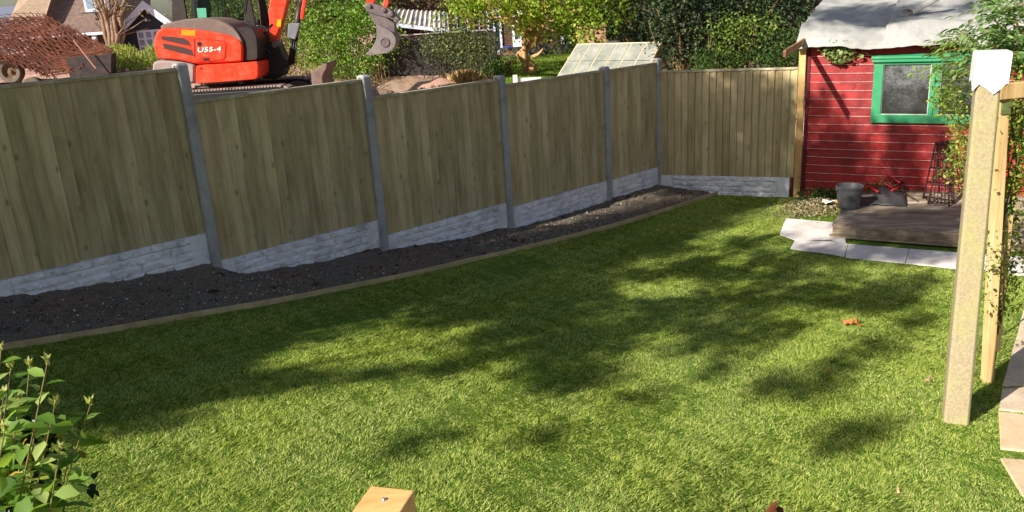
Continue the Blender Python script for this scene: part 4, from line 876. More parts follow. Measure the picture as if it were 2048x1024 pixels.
def body(pts, name, mat, y0, y1, rnd=.06, smooth_it=2, Y=YN, parent=None):
    pr_ = np.array(prof2(subd(pts, 9), Y))
    for _ in range(9): pr_ = pr_*.5+np.roll(pr_, 1, 0)*.25+np.roll(pr_, -1, 0)*.25
    pr_ = [tuple(p) for p in pr_]; mb = MB(); n = len(pr_); vs = []
    sl = [(y0, rnd*.34), (y0+rnd*.10, rnd*.18), (y0+rnd*.35, rnd*.06), (y0+rnd, 0), (y1-rnd, 0), (y1-rnd*.3, rnd*.1), (y1, rnd*.34)]
    for y, d in sl: vs += [(p[0], y, p[1]) for p in inset(pr_, d)]
    m = len(sl); fs = [(i*n+k, i*n+(k+1) % n, (i+1)*n+(k+1) % n, (i+1)*n+k) for i in range(m-1) for k in range(n)]+[tuple(range(n)), tuple((m-1)*n+k for k in range(n))[::-1]]
    mb.add(vs, fs); o = mb.build(name, mat, sharp=50); parts.append(o)
    for p in o.data.polygons:
        if len(p.vertices) > 8: p.use_smooth = False
    return o
parts = []
hood_pts = [(215, 285), (330, 275), (500, 284), (650, 300), (800, 326), (920, 352), (1005, 388), (1045, 430), (1055, 480), (1052, 560), (1050, 632), (900, 645), (740, 652), (580, 662), (480, 638), (360, 618), (180, 608), (155, 560), (138, 500), (134, 420), (150, 350), (178, 305)]
def sharpen(p): return p
hood = body(hood_pts, 'engine_hood', M_or, YN, YN+1.85, .10, 1)
cap = body([(190, 284), (215, 250), (330, 222), (460, 195), (600, 184), (720, 190), (800, 204), (890, 240), (960, 285), (1000, 330), (1040, 400), (1056, 440), (1044, 458), (1000, 412), (920, 374), (800, 346), (650, 320), (500, 303), (330, 294), (205, 304)], 'hood_top', M_dusty, YN+.012, YN+1.0, .06, 1)
low = body([(575, 668), (700, 660), (900, 650), (1100, 638), (1200, 628), (1214, 645), (1216, 700), (1214, 780), (1200, 812), (1060, 824), (900, 838), (700, 852), (572, 862), (570, 760)], 'side_skirt', M_or, YN-.02, YN+1.75, .05, 1)
cw = body([(120, 640), (150, 622), (240, 614), (360, 622), (470, 640), (560, 666), (566, 700), (562, 860), (400, 866), (200, 860), (130, 800), (116, 720)], 'counterweight', M_tan, YN+.0, YN+1.85, .12, 1)
skirt = body([(1000, 385), (1040, 410), (1062, 470), (1058, 625), (1120, 622), (1196, 616), (1192, 480), (1186, 380), (1150, 300), (1080, 270), (990, 290), (950, 270), (990, 330)], 'cab_corner_cover', M_dk, YN+.06, YN+1.0, .03, 1)
# hood vents, handle, decals
def decal(pts, name, mat, parent, dy=-.004, th=.01, it=0, Y=YN):
    q = dens(pts, it=it) if it else pts; P = [E2(a, b, Y) for a, b in q]; P = [np.array([p[0], Y+dy, p[2]]) for p in P]; mb = MB().prism(P, (0, th, 0)); o = mb.build(name, mat); decs.append((o, parent)); return o
decs = []
decal([(212, 370), (340, 376), (450, 392), (490, 412), (528, 472), (400, 448), (228, 408)], 'vent', plain('vent_mesh', lin(64, 44, 44), .7, .3, dirt=lin(96, 70, 66), scale=60), hood)
decal([(232, 442), (340, 462), (440, 482), (530, 512), (552, 574), (400, 540), (246, 496)], 'vent', plain('vent_mesh_low', lin(64, 44, 44), .7, .3, dirt=lin(96, 70, 66), scale=60), hood)
decal([(424, 304), (566, 312), (568, 366), (424, 362)], 'warning_sticker', plain('yellow_sticker', lin(250, 150, 20), .4, .4, dirt=lin(250, 120, 20), scale=30), hood)
decal([(610+24*math.cos(a), 452+24*math.sin(a)) for a in np.linspace(0, 6.28, 16)[:-1]], 'lock_plug', M_black, hood)
decal([(618, 580), (700, 578), (724, 596), (724, 632), (700, 642), (618, 640), (604, 612)], 'latch', plain('latch_red', lin(186, 40, 20), .4, .5), hood)
decal([(650, 598), (706, 596), (706, 616), (650, 618)], 'latch_handle', M_black, hood, dy=-.010)
decal([(622, 692), (640, 692), (640, 708), (622, 708)], 'bolt_cover', M_black, low, dy=-.025)
# panel line of the service door
mb = MB(); mb.tube([np.array([E2(a, b)[0], YN-.002, E2(a, b)[2]]) for a, b in ((560, 590), (560, 400), (600, 392), (860, 420), (880, 450), (872, 590), (840, 612), (580, 640))], .007, 5); ln_ = mb.build('door_seam', plain('seam', lin(150, 26, 14), .5, .3)); decs.append((ln_, hood))
# lettering on the hood
tc = bpy.data.curves.new('lettering', 'FONT'); tc.body = 'U55-4'; tc.size = 1; tc.extrude = .006; tc.offset = .022; tc.shear = .18; tc.space_character = 1.08
to = bpy.data.objects.new('lettering', tc); COL.objects.link(to); bpy.context.view_layer.update()
tm = bpy.data.meshes.new_from_object(to.evaluated_get(bpy.context.evaluated_depsgraph_get())); bpy.data.objects.remove(to)
co = np.array([v.co[:] for v in tm.vertices]); mn, mx_ = co.min(0), co.max(0); A_, B_, C_ = E2(596, 536), E2(836, 524), E2(600, 486)
L_ = B_[0]-A_[0]; H_ = C_[2]-A_[2]; slope = (B_[2]-A_[2])/L_
for v in tm.vertices:
    u, vv = (v.co.x-mn[0])/(mx_[0]-mn[0]), (v.co.y-mn[1])/(mx_[1]-mn[1]); v.co = Vector((A_[0]+u*L_, YN-.006-(.004 if v.co.z > 0 else 0), A_[2]+vv*H_+slope*u*L_))
tm.materials.clear(); decs.append((link('model_lettering', tm, plain('white_vinyl', lin(240, 236, 228), .5, .3)), hood))
# cab, further back on the machine
YC = YN+.95
def cabpoly(pts, name, mat, y0, y1, parent=None):
    P = [E2(a, b, YC) for a, b in pts]; mb = MB().prism([(p[0], y0, p[2]) for p in P], (0, y1-y0, 0)); return mb.build(name, mat, bevel=.01)
cabs = MB()
def cp(pts, y0, y1): P = [E2(a, b, YC) for a, b in pts]; cabs.prism([(p[0], y0, p[2]) for p in P], (0, y1-y0, 0))
for (y0, y1) in ((YC, YC+.06), (YC+.94, YC+1.0)):
    cp([(326, 330), (326, -520), (450, -520), (450, 0), (482, 190), (500, 330)], y0, y1)         # rear quarter
    cp([(500, 330), (482, 190), (1066, 212), (1085, 190), (1196, 330), (1196, 420)], y0, y1)             # sill
    cp([(1085, 190), (1062, 0), (990, -500), (1060, -520), (1130, 0), (1160, 140), (1196, 330)], y0, y1) # front pillar
    cp([(440, -520), (440, -470), (1010, -470), (1060, -520)], y0, y1)
cp([(1120, 380), (1196, 330), (1240, 620), (1180, 640)], YC, YC+1.0)
cp([(1180, 640), (1240, 620), (1200, 812), (1160, 812)], YN+.05, YC+.95)
cp([(326, -520), (326, -580), (1060, -580), (1080, -520)], YC-.03, YC+1.03)
cab = cabs.build('cab', M_dk, bevel=.008); parts.append(cab)
def clearglass(name, c=(.86, .93, .88, 1), tr=.88):
    t = NT(name); t.col((.02, .03, .03, 1)); t.fin(.05, .6); tb = t.n('ShaderNodeBsdfTransparent'); tb.inputs[0].default_value = c; mx = t.n('ShaderNodeMixShader'); mx.inputs[0].default_value = tr
    t.l(t.bsdf.outputs[0], mx.inputs[1]); t.l(tb.outputs[0], mx.inputs[2]); t.l(mx.outputs[0], t.out.inputs[0]); return t.m
M_glass = clearglass('cab_glass')
gls_ = []
for y in (YC+.03, YC+.97): gl_ = MB(); P = [E2(a, b, YC) for a, b in [(448, -470), (450, 0), (482, 192), (1068, 214), (1085, 190), (1062, 0), (1000, -470)]]; gl_.prism([(p[0], y, p[2]) for p in P], (0, .006, 0)); gls_.append(gl_.build('side_glass', M_glass))
st = MB(); P = [E2(a, b, YC) for a, b in [(470, -80), (560, -70), (590, 90), (580, 200), (490, 195)]]; st.prism([(p[0], YC+.3, p[2]) for p in P], (0, .45, 0)); seat = st.build('seat', M_black, bevel=.02)
st = MB(); P = [E2(a, b, YC) for a, b in [(573, 84), (668, 82), (676, 182), (586, 184)]]; st.prism([(p[0], YC+.035, p[2]) for p in P], (0, .004, 0)); tag1 = st.build('paper_notice', plain('mint_paper', lin(120, 196, 172), .7, .2))
st = MB(); P0_ = E2(760, 200, YC); P1_ = E2(738, -60, YC)
for dx in (0, .12): st.tube([(P0_[0]+dx, YC+.25, P0_[2]), (P1_[0]+dx, YC+.25, P1_[2])], .014, 6)
lev = st.build('control_lever', M_black); wip = MB().tube([E2(1062, 130, YC-.02), E2(1080, 0, YC-.02), E2(1060, -150, YC-.02)], .006, 5).build('wiper', M_black)
for o in (*gls_, seat, tag1, lev, wip): decs.append((o, cab))
parts_y = YN+.95
# swing bracket, boom, cylinders
YB = 15.05
def plate(pts, name, mat, y0, y1, it=0, bev=.012):
    q = dens(pts, it=it) if it else pts; P = [E2(a, b, (y0+y1)/2) for a, b in q]; o = MB().prism([(p[0], y0, p[2]) for p in P], (0, y1-y0, 0)).build(name, mat, bevel=bev); return o
br_ = plate([(1215, 540), (1300, 500), (1345, 440), (1395, 420), (1440, 450), (1500, 585), (1585, 650), (1510, 684), (1490, 765), (1410, 800), (1290, 795), (1225, 745)], 'swing_bracket', M_black, YB-.2, YB+.2, 0); parts.append(br_)
boom = plate([(1352, -260), (1352, 0), (1328, 120), (1340, 210), (1345, 420), (1360, 432), (1412, 438), (1440, 330), (1480, 190), (1522, 0), (1590, -260)], 'boom', M_or, YB-.11, YB+.11); parts.append(boom)
boom2 = plate([(1345, -260), (1590, -260), (1700, -620), (2600, -760), (2950, -420), (3060, -430), (2700, -900), (1620, -760)], 'boom_knee', M_or, YB-.11, YB+.11); decs.append((boom2, boom))
pl_ = plate([(1405, 205), (1448, 195), (1440, 275), (1398, 270)], 'warning_sticker', plain('yellow_label', lin(250, 170, 0), .4, .4), YB-.125, YB-.112, bev=0); decs.append((pl_, boom))
pin = MB(); c = E2(1383, 456, YB-.2); pin.lathe((c[0], YB-.235, c[2]), [(0, 0), (.05, 0), (.055, .02), (.055, .4)], 18, (0, 1, 0)); pin = pin.build('boom_pin', M_steel, sharp=40); decs.append((pin, br_))
ram = MB().tube([E2(1655, -260, YB-.15), E2(1640, 60, YB-.15)], .028, 12).build('ram_rod', plain('chrome', (.6, .6, .62, 1), .2, .5, .9), smooth=True)
ramb = MB().tube([E2(1643, 30, YB-.15), E2(1612, 230, YB-.15), E2(1545, 650, YB-.15)], .055, 14).build('boom_ram', M_dk, smooth=True); parts.append(ramb); decs.append((ram, ramb))
gd = plate([(1522, 240), (1640, 236), (1626, 300), (1592, 406), (1512, 380)], 'ram_guard', plain('grey_guard', lin(116, 116, 124), .5, .4, dirt=lin(150, 148, 150)), YB-.27, YB-.2); decs.append((gd, ramb))
gd2 = plate([(1668, -260), (1720, -260), (1706, 0), (1676, 196), (1644, 200), (1652, 100), (1672, 0)], 'ram_cover', M_or, YB-.28, YB-.21); decs.append((gd2, ramb))
hs = MB()
for k in range(4): hs.tube([E2(1345+k*6, 250, YB-.2), E2(1290-k*8, 350, YB-.22), E2(1240+k*9, 410+k*10, YB-.25), E2(1270+k*8, 500, YB-.25), E2(1360, 540+k*12, YB-.22)], .014, 7)
for k in range(3): hs.tube([E2(1560+k*25, 380, YB-.2), E2(1545+k*22, 520, YB-.22), E2(1530+k*20, 640, YB-.15)], .014, 7)
hs.tube([E2(1200, -60, YC), E2(1232, 140, YC), E2(1242, 280, YC), E2(1210, 318, YC)], .012, 6)
hs = hs.build('hoses', M_black, smooth=True); parts.append(hs)
mir = MB().lathe(E2(1205, 290, YC-.05), [(0, -.02), (.05, -.015), (.055, .01), (0, .03)], 14, (0, 1, 0)).build('work_lamp', plain('lamp_glass', lin(210, 214, 220), .2, .6), smooth=True); parts.append(mir)
rod = MB().tube([E2(1212, 748, YN+.5), E2(1290, 748, YN+.5)], .02, 10).build('swing_ram', M_pipe, smooth=True); parts.append(rod)
# dipper end, linkage and bucket
def E3(cx, cy, Y=YB): return AY(580+cx/5.12, cy/5.12, Y)
def plate3(pts, name, mat, y0, y1, it=0, bev=.01):
    q = dens(pts, it=it) if it else pts; P = [E3(a, b, (y0+y1)/2) for a, b in q]; return MB().prism([(p[0], y0, p[2]) for p in P], (0, y1-y0, 0)).build(name, mat, bevel=bev)
arm = plate3([(796, 42), (780, -100), (960, -900), (1200, -900), (1150, -600), (900, -60), (862, 34)], 'dipper_arm', M_or, YB-.1, YB+.1); parts.append(arm)
lk0 = plate3([(1022, -60), (1055, -500), (1010, -500), (970, -10), (948, 72), (990, 84), (1010, 40)], 'bucket_link', M_or, YB-.14, YB-.06); parts.append(lk0)
lk = plate3([(782, 50), (800, 30), (850, 30), (960, 62), (1035, 92), (1082, 140), (1130, 195), (1120, 212), (1000, 176), (900, 152), (800, 116), (778, 84)], 'quick_hitch', M_steel, YB-.17, YB+.17, 0); parts.append(lk)
for (x, y, r_) in ((815, 62, .035), (962, 102, .04), (1035, 146, .045)):
    c = E3(x, y, YB-.17); o = MB().lathe((c[0], YB-.205, c[2]), [(0, 0), (r_*.7, 0), (r_, .012), (r_, .04)], 16, (0, 1, 0)).build('pin', M_steel, sharp=40); decs.append((o, lk))
hg = plate3([(812, 122), (870, 145), (1000, 180), (1082, 236), (1085, 352), (1040, 312), (960, 275), (880, 250), (850, 190)], 'bucket_ears', M_steel, YB-.16, YB+.16, 0)
bo_ = [(878, 255), (900, 248), (960, 280), (1040, 325), (1078, 375), (1086, 430), (1070, 485), (1020, 532), (940, 553), (790, 566), (775, 556), (830, 505), (872, 440), (888, 380), (890, 320)]
bk = MB()
for y0, y1 in ((YB-.31, YB-.285), (YB+.285, YB+.31)): P = [E3(a, b, YB-.3) for a, b in dens(bo_, it=1)]; bk.prism([(p[0], y0, p[2]) for p in P], (0, y1-y0, 0))
shell = [(900, 248), (960, 280), (1040, 325), (1078, 375), (1086, 430), (1070, 485), (1020, 532), (940, 553), (790, 566)]
P = [E3(a, b, YB-.3) for a, b in shell]; c_ = np.mean([E3(a, b, YB-.3) for a, b in bo_], 0)
for i in range(len(P)-1):
    a, b = P[i], P[i+1]; ia, ib = a+(c_-a)*.06, b+(c_-b)*.06; bk.prism([(a[0], YB-.285, a[2]), (b[0], YB-.285, b[2]), (ib[0], YB-.285, ib[2]), (ia[0], YB-.285, ia[2])], (0, .57, 0))
bkt = bk.build('bucket', plain('bucket_steel', lin(126, 118, 120), .5, .4, .25, dirt=lin(156, 144, 138), scale=6), bevel=.004); parts.append(bkt); decs.append((hg, bkt))
c = E3(970, 432, YB-.31); o = MB().lathe((c[0], YB-.328, c[2]), [(.06, .018), (.075, .018), (.082, .006), (.078, 0), (.06, 0), (.056, .008), (.0, .008)], 22, (0, 1, 0), cap=False).build('boss_ring', M_steel, sharp=40); decs.append((o, bkt))
# tracks
def track(y0, y1, name):
    A, B = AY(300, 200, YN), AY(602, 180, YN); x0, x1 = A[0], B[0]; zt = AY(480, 178, YN)[2]; r_ = (zt-gz)/2+.01; zc = gz+r_-.02; path = []
    for x in np.linspace(x0+r_, x1-r_, 34): path.append((x, zc+r_, 0))
    for a in np.linspace(math.pi/2, -math.pi/2, 12)[1:-1]: path.append((x1-r_+math.cos(a)*r_, zc+math.sin(a)*r_, 0))
    for x in np.linspace(x1-r_, x0+r_, 34): path.append((x, zc-r_, 0))
    for a in np.linspace(-math.pi/2, -1.5*math.pi, 12)[1:-1]: path.append((x0+r_+math.cos(a)*r_, zc+math.sin(a)*r_, 0))
    mb = MB(); pd = MB(); n = len(path)
    for i in range(n):
        a, b = np.array(path[i][:2]), np.array(path[(i+1) % n][:2]); t_ = b-a; L_ = np.linalg.norm(t_)
        if L_ < 1e-4: continue
        t_ /= L_; o_ = np.array([-t_[1], t_[0]])
        mb.box((a[0], y0+.004, a[1]), (t_[0]*L_*.98, 0, t_[1]*L_*.98), (0, y1-y0-.008, 0), (-o_[0]*.03, 0, -o_[1]*.03)); pd.box((a[0], y0, a[1]), (t_[0]*L_*.62, 0, t_[1]*L_*.62), (0, y1-y0, 0), (o_[0]*.028, 0, o_[1]*.028))
    tr_ = mb.build(name, M_black); parts.append(tr_); decs.append((pd.build('track_pads', plain('dusty_track', lin(164, 142, 136), .8, .25, dirt=lin(100, 84, 78), scale=7)), tr_))
    mb = MB(); mb.abox(x0+r_*.4, x1-r_*.4, y0+.006, y1-.006, zc-r_+.035, zc+r_-.035); fr2 = mb.build('track_frame', M_black, bevel=.02); decs.append((fr2, tr_))  # black fill paints in the shaded side of the track
    mb = MB()
    for x in (x0+r_, x1-r_): mb.lathe((x, y0-.03, zc), [(0, .03), (r_*.5, .03), (r_*.9, .02), (r_-.035, .03), (r_-.035, y1-y0-.03)], 24, (0, 1, 0))
    for x in np.linspace(x0+r_*2.1, x1-r_*2.1, 4): mb.lathe((x, y0+.03, zc-r_*.55), [(0, 0), (.09, 0), (.10, .02), (.10, .2)], 14, (0, 1, 0))
    wh = mb.build('track_wheels', M_steel, sharp=40); decs.append((wh, tr_))
track(YN+.0, YN+.40, 'track'); track(YN+1.5, YN+1.9, 'track')
mb = MB(); x_ = float(AY(450, 180, YN)[0]); mb.lathe((x_, 15.1, gz+.30), [(.55, 0), (.55, .25)], 30); mb.abox(x_-.5, x_+.6, YN+.35, YN+1.55, gz+.18, gz+.42); und = mb.build('undercarriage', M_black); parts.append(und)
# dozer blade
mb = MB(); P = [E3(a, b, YN) for a, b in [(222, 842), (216, 725), (250, 700), (322, 652), (374, 640), (392, 700), (352, 716), (318, 760), (308, 800), (322, 842)]]
P2 = [AY(580+a/5.12, b/5.12, YN) for a, b in [(224, 842), (216, 730), (258, 712), (318, 668), (366, 646), (384, 660), (372, 704), (340, 760), (330, 800), (338, 842)]]
zb3 = gz+.02; P2 = [(p[0], YN-.02, p[2]) for p in P2]; P2 = [(P2[0][0]+.03, YN-.02, zb3)]+P2+[(P2[-1][0]+.05, YN-.02, zb3)]; mb.prism(P2, (0, .9, 0)); bld = mb.build('dozer_blade', plain('blade_paint', lin(128, 106, 98), .7, .3, dirt=lin(92, 78, 74), scale=5), bevel=.01); parts.append(bld)
mb = MB(); 
for y in (YN+.5, YN+1.3): parts.append(MB().box((x_+.5, y, gz+.22), (P2[0][0]-x_-.5, 0, .05), (0, .1, 0), (0, 0, .12)).build('blade_arm', M_black, bevel=.01))
adopt(ex, *parts, *[d[0] for d in decs])
for o, p in decs: o.parent = p
# ------------------------------------------------------------------ TRAILER WITH MESH
YT = 22.5; tz = 1.56
tr = empty('trailer', (float(AY(60, 150, YT)[0]), YT, tz)); tag(tr, 'flat site trailer with beige mudguard carrying rusty steel mesh', 'trailer'); tp = []
M_beige = plain('beige_steel', lin(150, 134, 118), .6, .3, dirt=lin(110, 94, 82)); tyres = []
def wheel(px, py, r_, Y, front=True):
    c = AY(px, py, Y); mb = MB().lathe((c[0], Y, c[2]), [(r_*.62, .0), (r_*.9, -.01), (r_, .03), (r_, .2), (r_*.9, .23), (r_*.62, .22)], 30, (0, 1, 0), cap=False); w_ = mb.build('wheel', plain('tyre', lin(112, 102, 94), .85, .2, dirt=lin(84, 76, 70)), sharp=35)
    rim = MB().lathe((c[0], Y, c[2]), [(0, .02), (r_*.16, .02), (r_*.18, .07), (r_*.45, .09), (r_*.58, .04), (r_*.64, .02), (r_*.64, .2)], 26, (0, 1, 0)).build('rim', plain('rim_paint', lin(112, 92, 70), .6, .3, dirt=lin(60, 50, 40)), sharp=35); adopt(tr, w_, rim); rim.parent = w_
wheel(18, 143, .315, YT); wheel(-75, 147, .315, YT); wheel(64, 178, .30, YT-.3)
mb = MB(); a0, a1 = AY(-160, 112, YT), AY(128, 150, YT); mb.box((a0[0], YT, tz+.62), (a1[0]-a0[0], 0, .0), (0, 2.0, 0), (0, 0, .10)); tp.append(mb.build('bed', M_beige, bevel=.01))
mb = MB(); ang = np.linspace(math.pi*.93, .12, 12); c = AY(18, 143, YT)
for i in range(11):
    a, b = ang[i], ang[i+1]; r1, r2 = .38, .42; q = lambda t_, r_: (c[0]+math.cos(t_)*r_*1.15, YT-.05, c[2]+math.sin(t_)*r_); mb.prism([q(a, r1), q(a, r2), q(b, r2), q(b, r1)], (0, .34, 0))
tp.append(mb.build('mudguard', M_beige)); mb = MB(); A, B = AY(132, 116, 21.9), AY(223, 108, 21.9); C__, D__ = AY(222, 148, 21.9), AY(140, 158, 21.9); mb.prism([(p[0], 21.9, p[2]) for p in (A, B, C__, D__)], (0, .3, 0)); tp.append(mb.build('tool_box', plain('dark_box', lin(40, 34, 34), .6, .3, dirt=lin(78, 58, 52)), bevel=.01))
adopt(tr, *tp)
M_rb = plain('rusty_rebar', lin(86, 50, 38), .85, .2, dirt=lin(128, 76, 56), scale=2)
def lerp_poly(pl__, u):
    u = u*(len(pl__)-1); i = min(int(u), len(pl__)-2); f_ = u-i; return np.array(pl__[i])*(1-f_)+np.array(pl__[i+1])*f_
tops = [(-70, 40, 24.2), (20, 30, 24.0), (85, 24, 23.8), (150, 55, 23.3), (226, 100, 22.9)]; bots = [(-70, 98, 22.2), (0, 114, 22.0), (60, 136, 21.9), (104, 156, 21.85), (205, 112, 21.9)]
for k in range(7):
    root = empty('mesh_sheet', AY(60, 100, 22.6)); tag(root, 'rusty steel reinforcing mesh sheet in the tangled stack on the trailer', 'steel mesh', 'rusty mesh sheets stacked on the trailer')
    du = random.uniform(-.05, .05); dv = k/7
    def P_(u, v):
        a = lerp_poly(tops, min(max(u+du, 0), 1)); b = lerp_poly(bots, min(max(u+du-.12*(1-u), 0), 1)); q = a*(1-v)+b*v; p = AY(*q); return p+np.array([.04*math.sin(u*7+k), 0, -.42*dv*math.sin(min(1, .25+v)*3.1)*.5+.05*math.sin(u*5+k*2+v*4)-.05*dv])
    mb = MB()
    for i in range(30):
        u = (i+random.uniform(.35, .65))/30*1.75-.75; v0_ = max(0, -u/.75); v1_ = min(1, (1-u)/.75); mb.tube([P_(min(1, max(0, u+.75*(v0_+(v1_-v0_)*w))), v0_+(v1_-v0_)*w) for w in (0, .33, .66, 1)], .0105, 4)
    for i in range(13):
        v = (i+random.uniform(.3, .7))/13; mb.tube([P_(u, v) for u in np.linspace(0, .98, 8)], .0105, 4)
    bo = mb.build('bars', M_rb); adopt(root, bo)
mb = MB(); mb.tube([AY(147, 80, 21.7), AY(192, 137, 21.7)], .02, 6); tag(mb.build('prop_bar', plain('pale_rust', lin(176, 130, 112), .7, .3)), 'pale straight steel bar leaning against the mesh stack', 'steel bar')
# ------------------------------------------------------------------ HOUSES ON THE LEFT
M_rooft = mottled('brown_roof_tiles', lin(92, 76, 70), lin(126, 106, 98), 3, .9, .6, .05, .1, fine=14, stretch=(1, 1, 2))
M_roofl = mottled('pale_roof_tiles', lin(148, 126, 106), lin(180, 158, 136), 3, .9, .6, .05, .1, fine=14, stretch=(1, 1, 2))
M_whitep = plain('white_bargeboard', lin(206, 210, 230), .5, .4)
M_side = mottled('black_weatherboard', lin(34, 36, 46), lin(58, 60, 72), 3, .7, .3, .02, .3, fine=12, stretch=(.3, 1, 6))
YG = 60
gh = empty('garage', (float(AY(292, 100, YG)[0]), YG, -.2)); tag(gh, 'gabled outbuilding with black weatherboards, pale bargeboards and a white glazed door', 'building'); gp_ = []
def G_(x, y, Y=YG): return AY(x, y, Y)
mb = MB(); ap, le, re = G_(292, 8), G_(236, 70), G_(352, 52)
z0 = -.6
npl = 15
for i in range(npl):
    v0, v1 = i/npl, (i+1)/npl; zt_ = ap[2]; zz0 = z0+(zt_-z0)*v0; zz1 = z0+(zt_-z0)*v1
    def xr(z, side):
        e = le if side < 0 else re
        if z <= e[2]: return e[0]
        f_ = (z-e[2])/(ap[2]-e[2]); return e[0]+(ap[0]-e[0])*f_
    mb.hexa([(xr(zz0, -1), YG, zz0), (xr(zz0, 1), YG, zz0), (xr(zz0, 1)-3.6, YG+7, zz0), (xr(zz0, -1)-3.6, YG+7, zz0), (xr(zz1, -1), YG+.03, zz1), (xr(zz1, 1), YG+.03, zz1), (xr(zz1, 1)-3.6, YG+7, zz1), (xr(zz1, -1)-3.6, YG+7, zz1)])
gp_.append(mb.build('wall', M_side))
def slabroof(a, b, th, y0, y1, mat, name='roof'):
    d = np.array([b[0]-a[0], 0, b[2]-a[2]]); mb = MB(); mb.box((a[0], y0, a[2]), d, (-.51*(y1-y0), y1-y0, 0), (0, 0, th)); return mb.build(name, mat)
ov = lambda e, k: e+(e-ap)*k
le2, re2 = ov(le, .12), ov(re, .12); up_ = np.array([0, 0, .12])
gp_ += [slabroof(le2+up_, ap+up_, .12, YG-.42, YG+7.2, M_roofl), slabroof(ap+up_, re2+up_, .12, YG-.42, YG+7.2, M_roofl)]
mb = MB()
for a, b in ((le2, ap), (ap, re2)): mb.box((a[0], YG-.50, a[2]-.34), (b[0]-a[0], 0, b[2]-a[2]), (0, .08, 0), (0, 0, .56))
gp_.append(mb.build('bargeboard', M_whitep))
for x, y, r_ in ((297, 22, .16), (292, 40, .11)):
    c = G_(x, y); gp_.append(MB().lathe((c[0], YG-.08, c[2]), [(0, 0), (r_*.7, .01), (r_, .05), (r_, .1)], 16, (0, 1, 0)).build('round_lamp', plain('pale_lamp', lin(216, 214, 206), .4, .4), smooth=True))
dl_, dr_ = G_(273, 60)[0], G_(335, 60)[0]; dzt = G_(290, 60)[2]; mb = MB(); mb.abox(dl_, dr_, YG-.06, YG-.005, -.5, dzt); dr1 = mb.build('door', M_whitep); gp_.append(dr1); mb = MB()
for i in range(4):
    for j in range(3): w_ = (dr_-dl_)/4; mb.abox(dl_+i*w_+.1, dl_+(i+1)*w_-.1, YG-.072, YG-.062, dzt-.15-(j+1)*.5+.12, dzt-.15-j*.5)
pn_ = mb.build('pane', plain('bluish_glass', lin(120, 132, 156), .2, .5)); gp_.append(pn_); adopt(gh, *gp_); pn_.parent = dr1
# main house
mb = MB(); mb.prism([AY(196, 84, 63), AY(300, 40, 63), AY(300, -70, 66), AY(196, -70, 66)], (0, .2, .15)); bk_roof = mb.build('rear_roof', M_roofl); adopt(gh, bk_roof)
hs_ = empty('brown_roofed_house', (float(AY(120, 90, 58)[0]), 58, -.3)); tag(hs_, 'house with big brown tiled roof and white-framed dormer window at far left', 'house'); hp = []
eL, eR = AY(40, 66, 57), AY(212, 62, 57); mb = MB(); mb.box((eL[0]-1, 57, eR[2]-.15), (eR[0]-eL[0]+1, 0, 0), (0, 5.5, 4.2), (0, 0, .2)); hp.append(mb.build('roof', M_rooft))
mb = MB(); a = AY(30, 40, 56.5); b = AY(80, -40, 60); c = AY(95, 24, 58); mb.prism([AY(18, 40, 56.2), AY(92, 30, 57.2), AY(120, -60, 60.5), AY(64, -60, 60.5)], (0, .2, .15)); hp.append(mb.build('hip_roof', M_roofl))
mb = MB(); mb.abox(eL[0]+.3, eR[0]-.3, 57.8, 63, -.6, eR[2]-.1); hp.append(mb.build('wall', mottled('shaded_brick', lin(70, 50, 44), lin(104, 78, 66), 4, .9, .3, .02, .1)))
mb = MB(); c = AY(188, 75, 57.1); mb.abox(c[0]-.12, c[0]+.12, 57.05, 57.3, -.5, eR[2]-.12); hp.append(mb.build('porch_post', M_whitep)); mb = MB(); mb.abox(eL[0]-1, eR[0], 56.9, 56.99, eR[2]-.2, eR[2]-.03); hp.append(mb.build('gutter', M_whitep))
wa, wb_ = AY(162, -20, 57.6), AY(214, 22, 57.6); mb = MB(); mb.abox(wa[0], wb_[0], 57.6, 60.5, wb_[2], wa[2]+.6); hp.append(mb.build('dormer', M_whitep, bevel=.02)); mb = MB()
w_ = (wb_[0]-wa[0])/2
for i in range(2): mb.abox(wa[0]+i*w_+.14, wa[0]+(i+1)*w_-.1, 57.56, 57.595, wb_[2]+.25, wa[2]+.4)
pn2 = mb.build('dormer_pane', plain('sky_glass', lin(120, 150, 170), .1, .6)); hp.append(pn2); mb = MB(); mb.abox(wa[0]-.15, wb_[0]+.15, 57.4, 57.62, wb_[2]-.08, wb_[2]-.005); hp.append(mb.build('dormer_sill', M_side)); adopt(hs_, *hp)
fh = empty('distant_house', AY(0, 40, 95)); tag(fh, 'distant blue-grey roof at the top left corner', 'house'); mb = MB(); A, B = AY(-120, 40, 95), AY(30, 27, 95); mb.prism([(A[0], 95, B[2]-1.5), (B[0]+1.2, 95, B[2]-1.5), (B[0]-.5, 99, B[2]+.7), (A[0], 99, B[2]+.7)], (0, .3, .2)); r__ = mb.build('roof', plain('slate', lin(104, 112, 130), .6, .4)); mb = MB(); mb.abox(A[0]+.5, B[0]+.5, 95.5, 100, -1, B[2]-1.4); w__ = mb.build('wall', plain('render', lin(180, 180, 184), .8, .2)); adopt(fh, r__, w__)
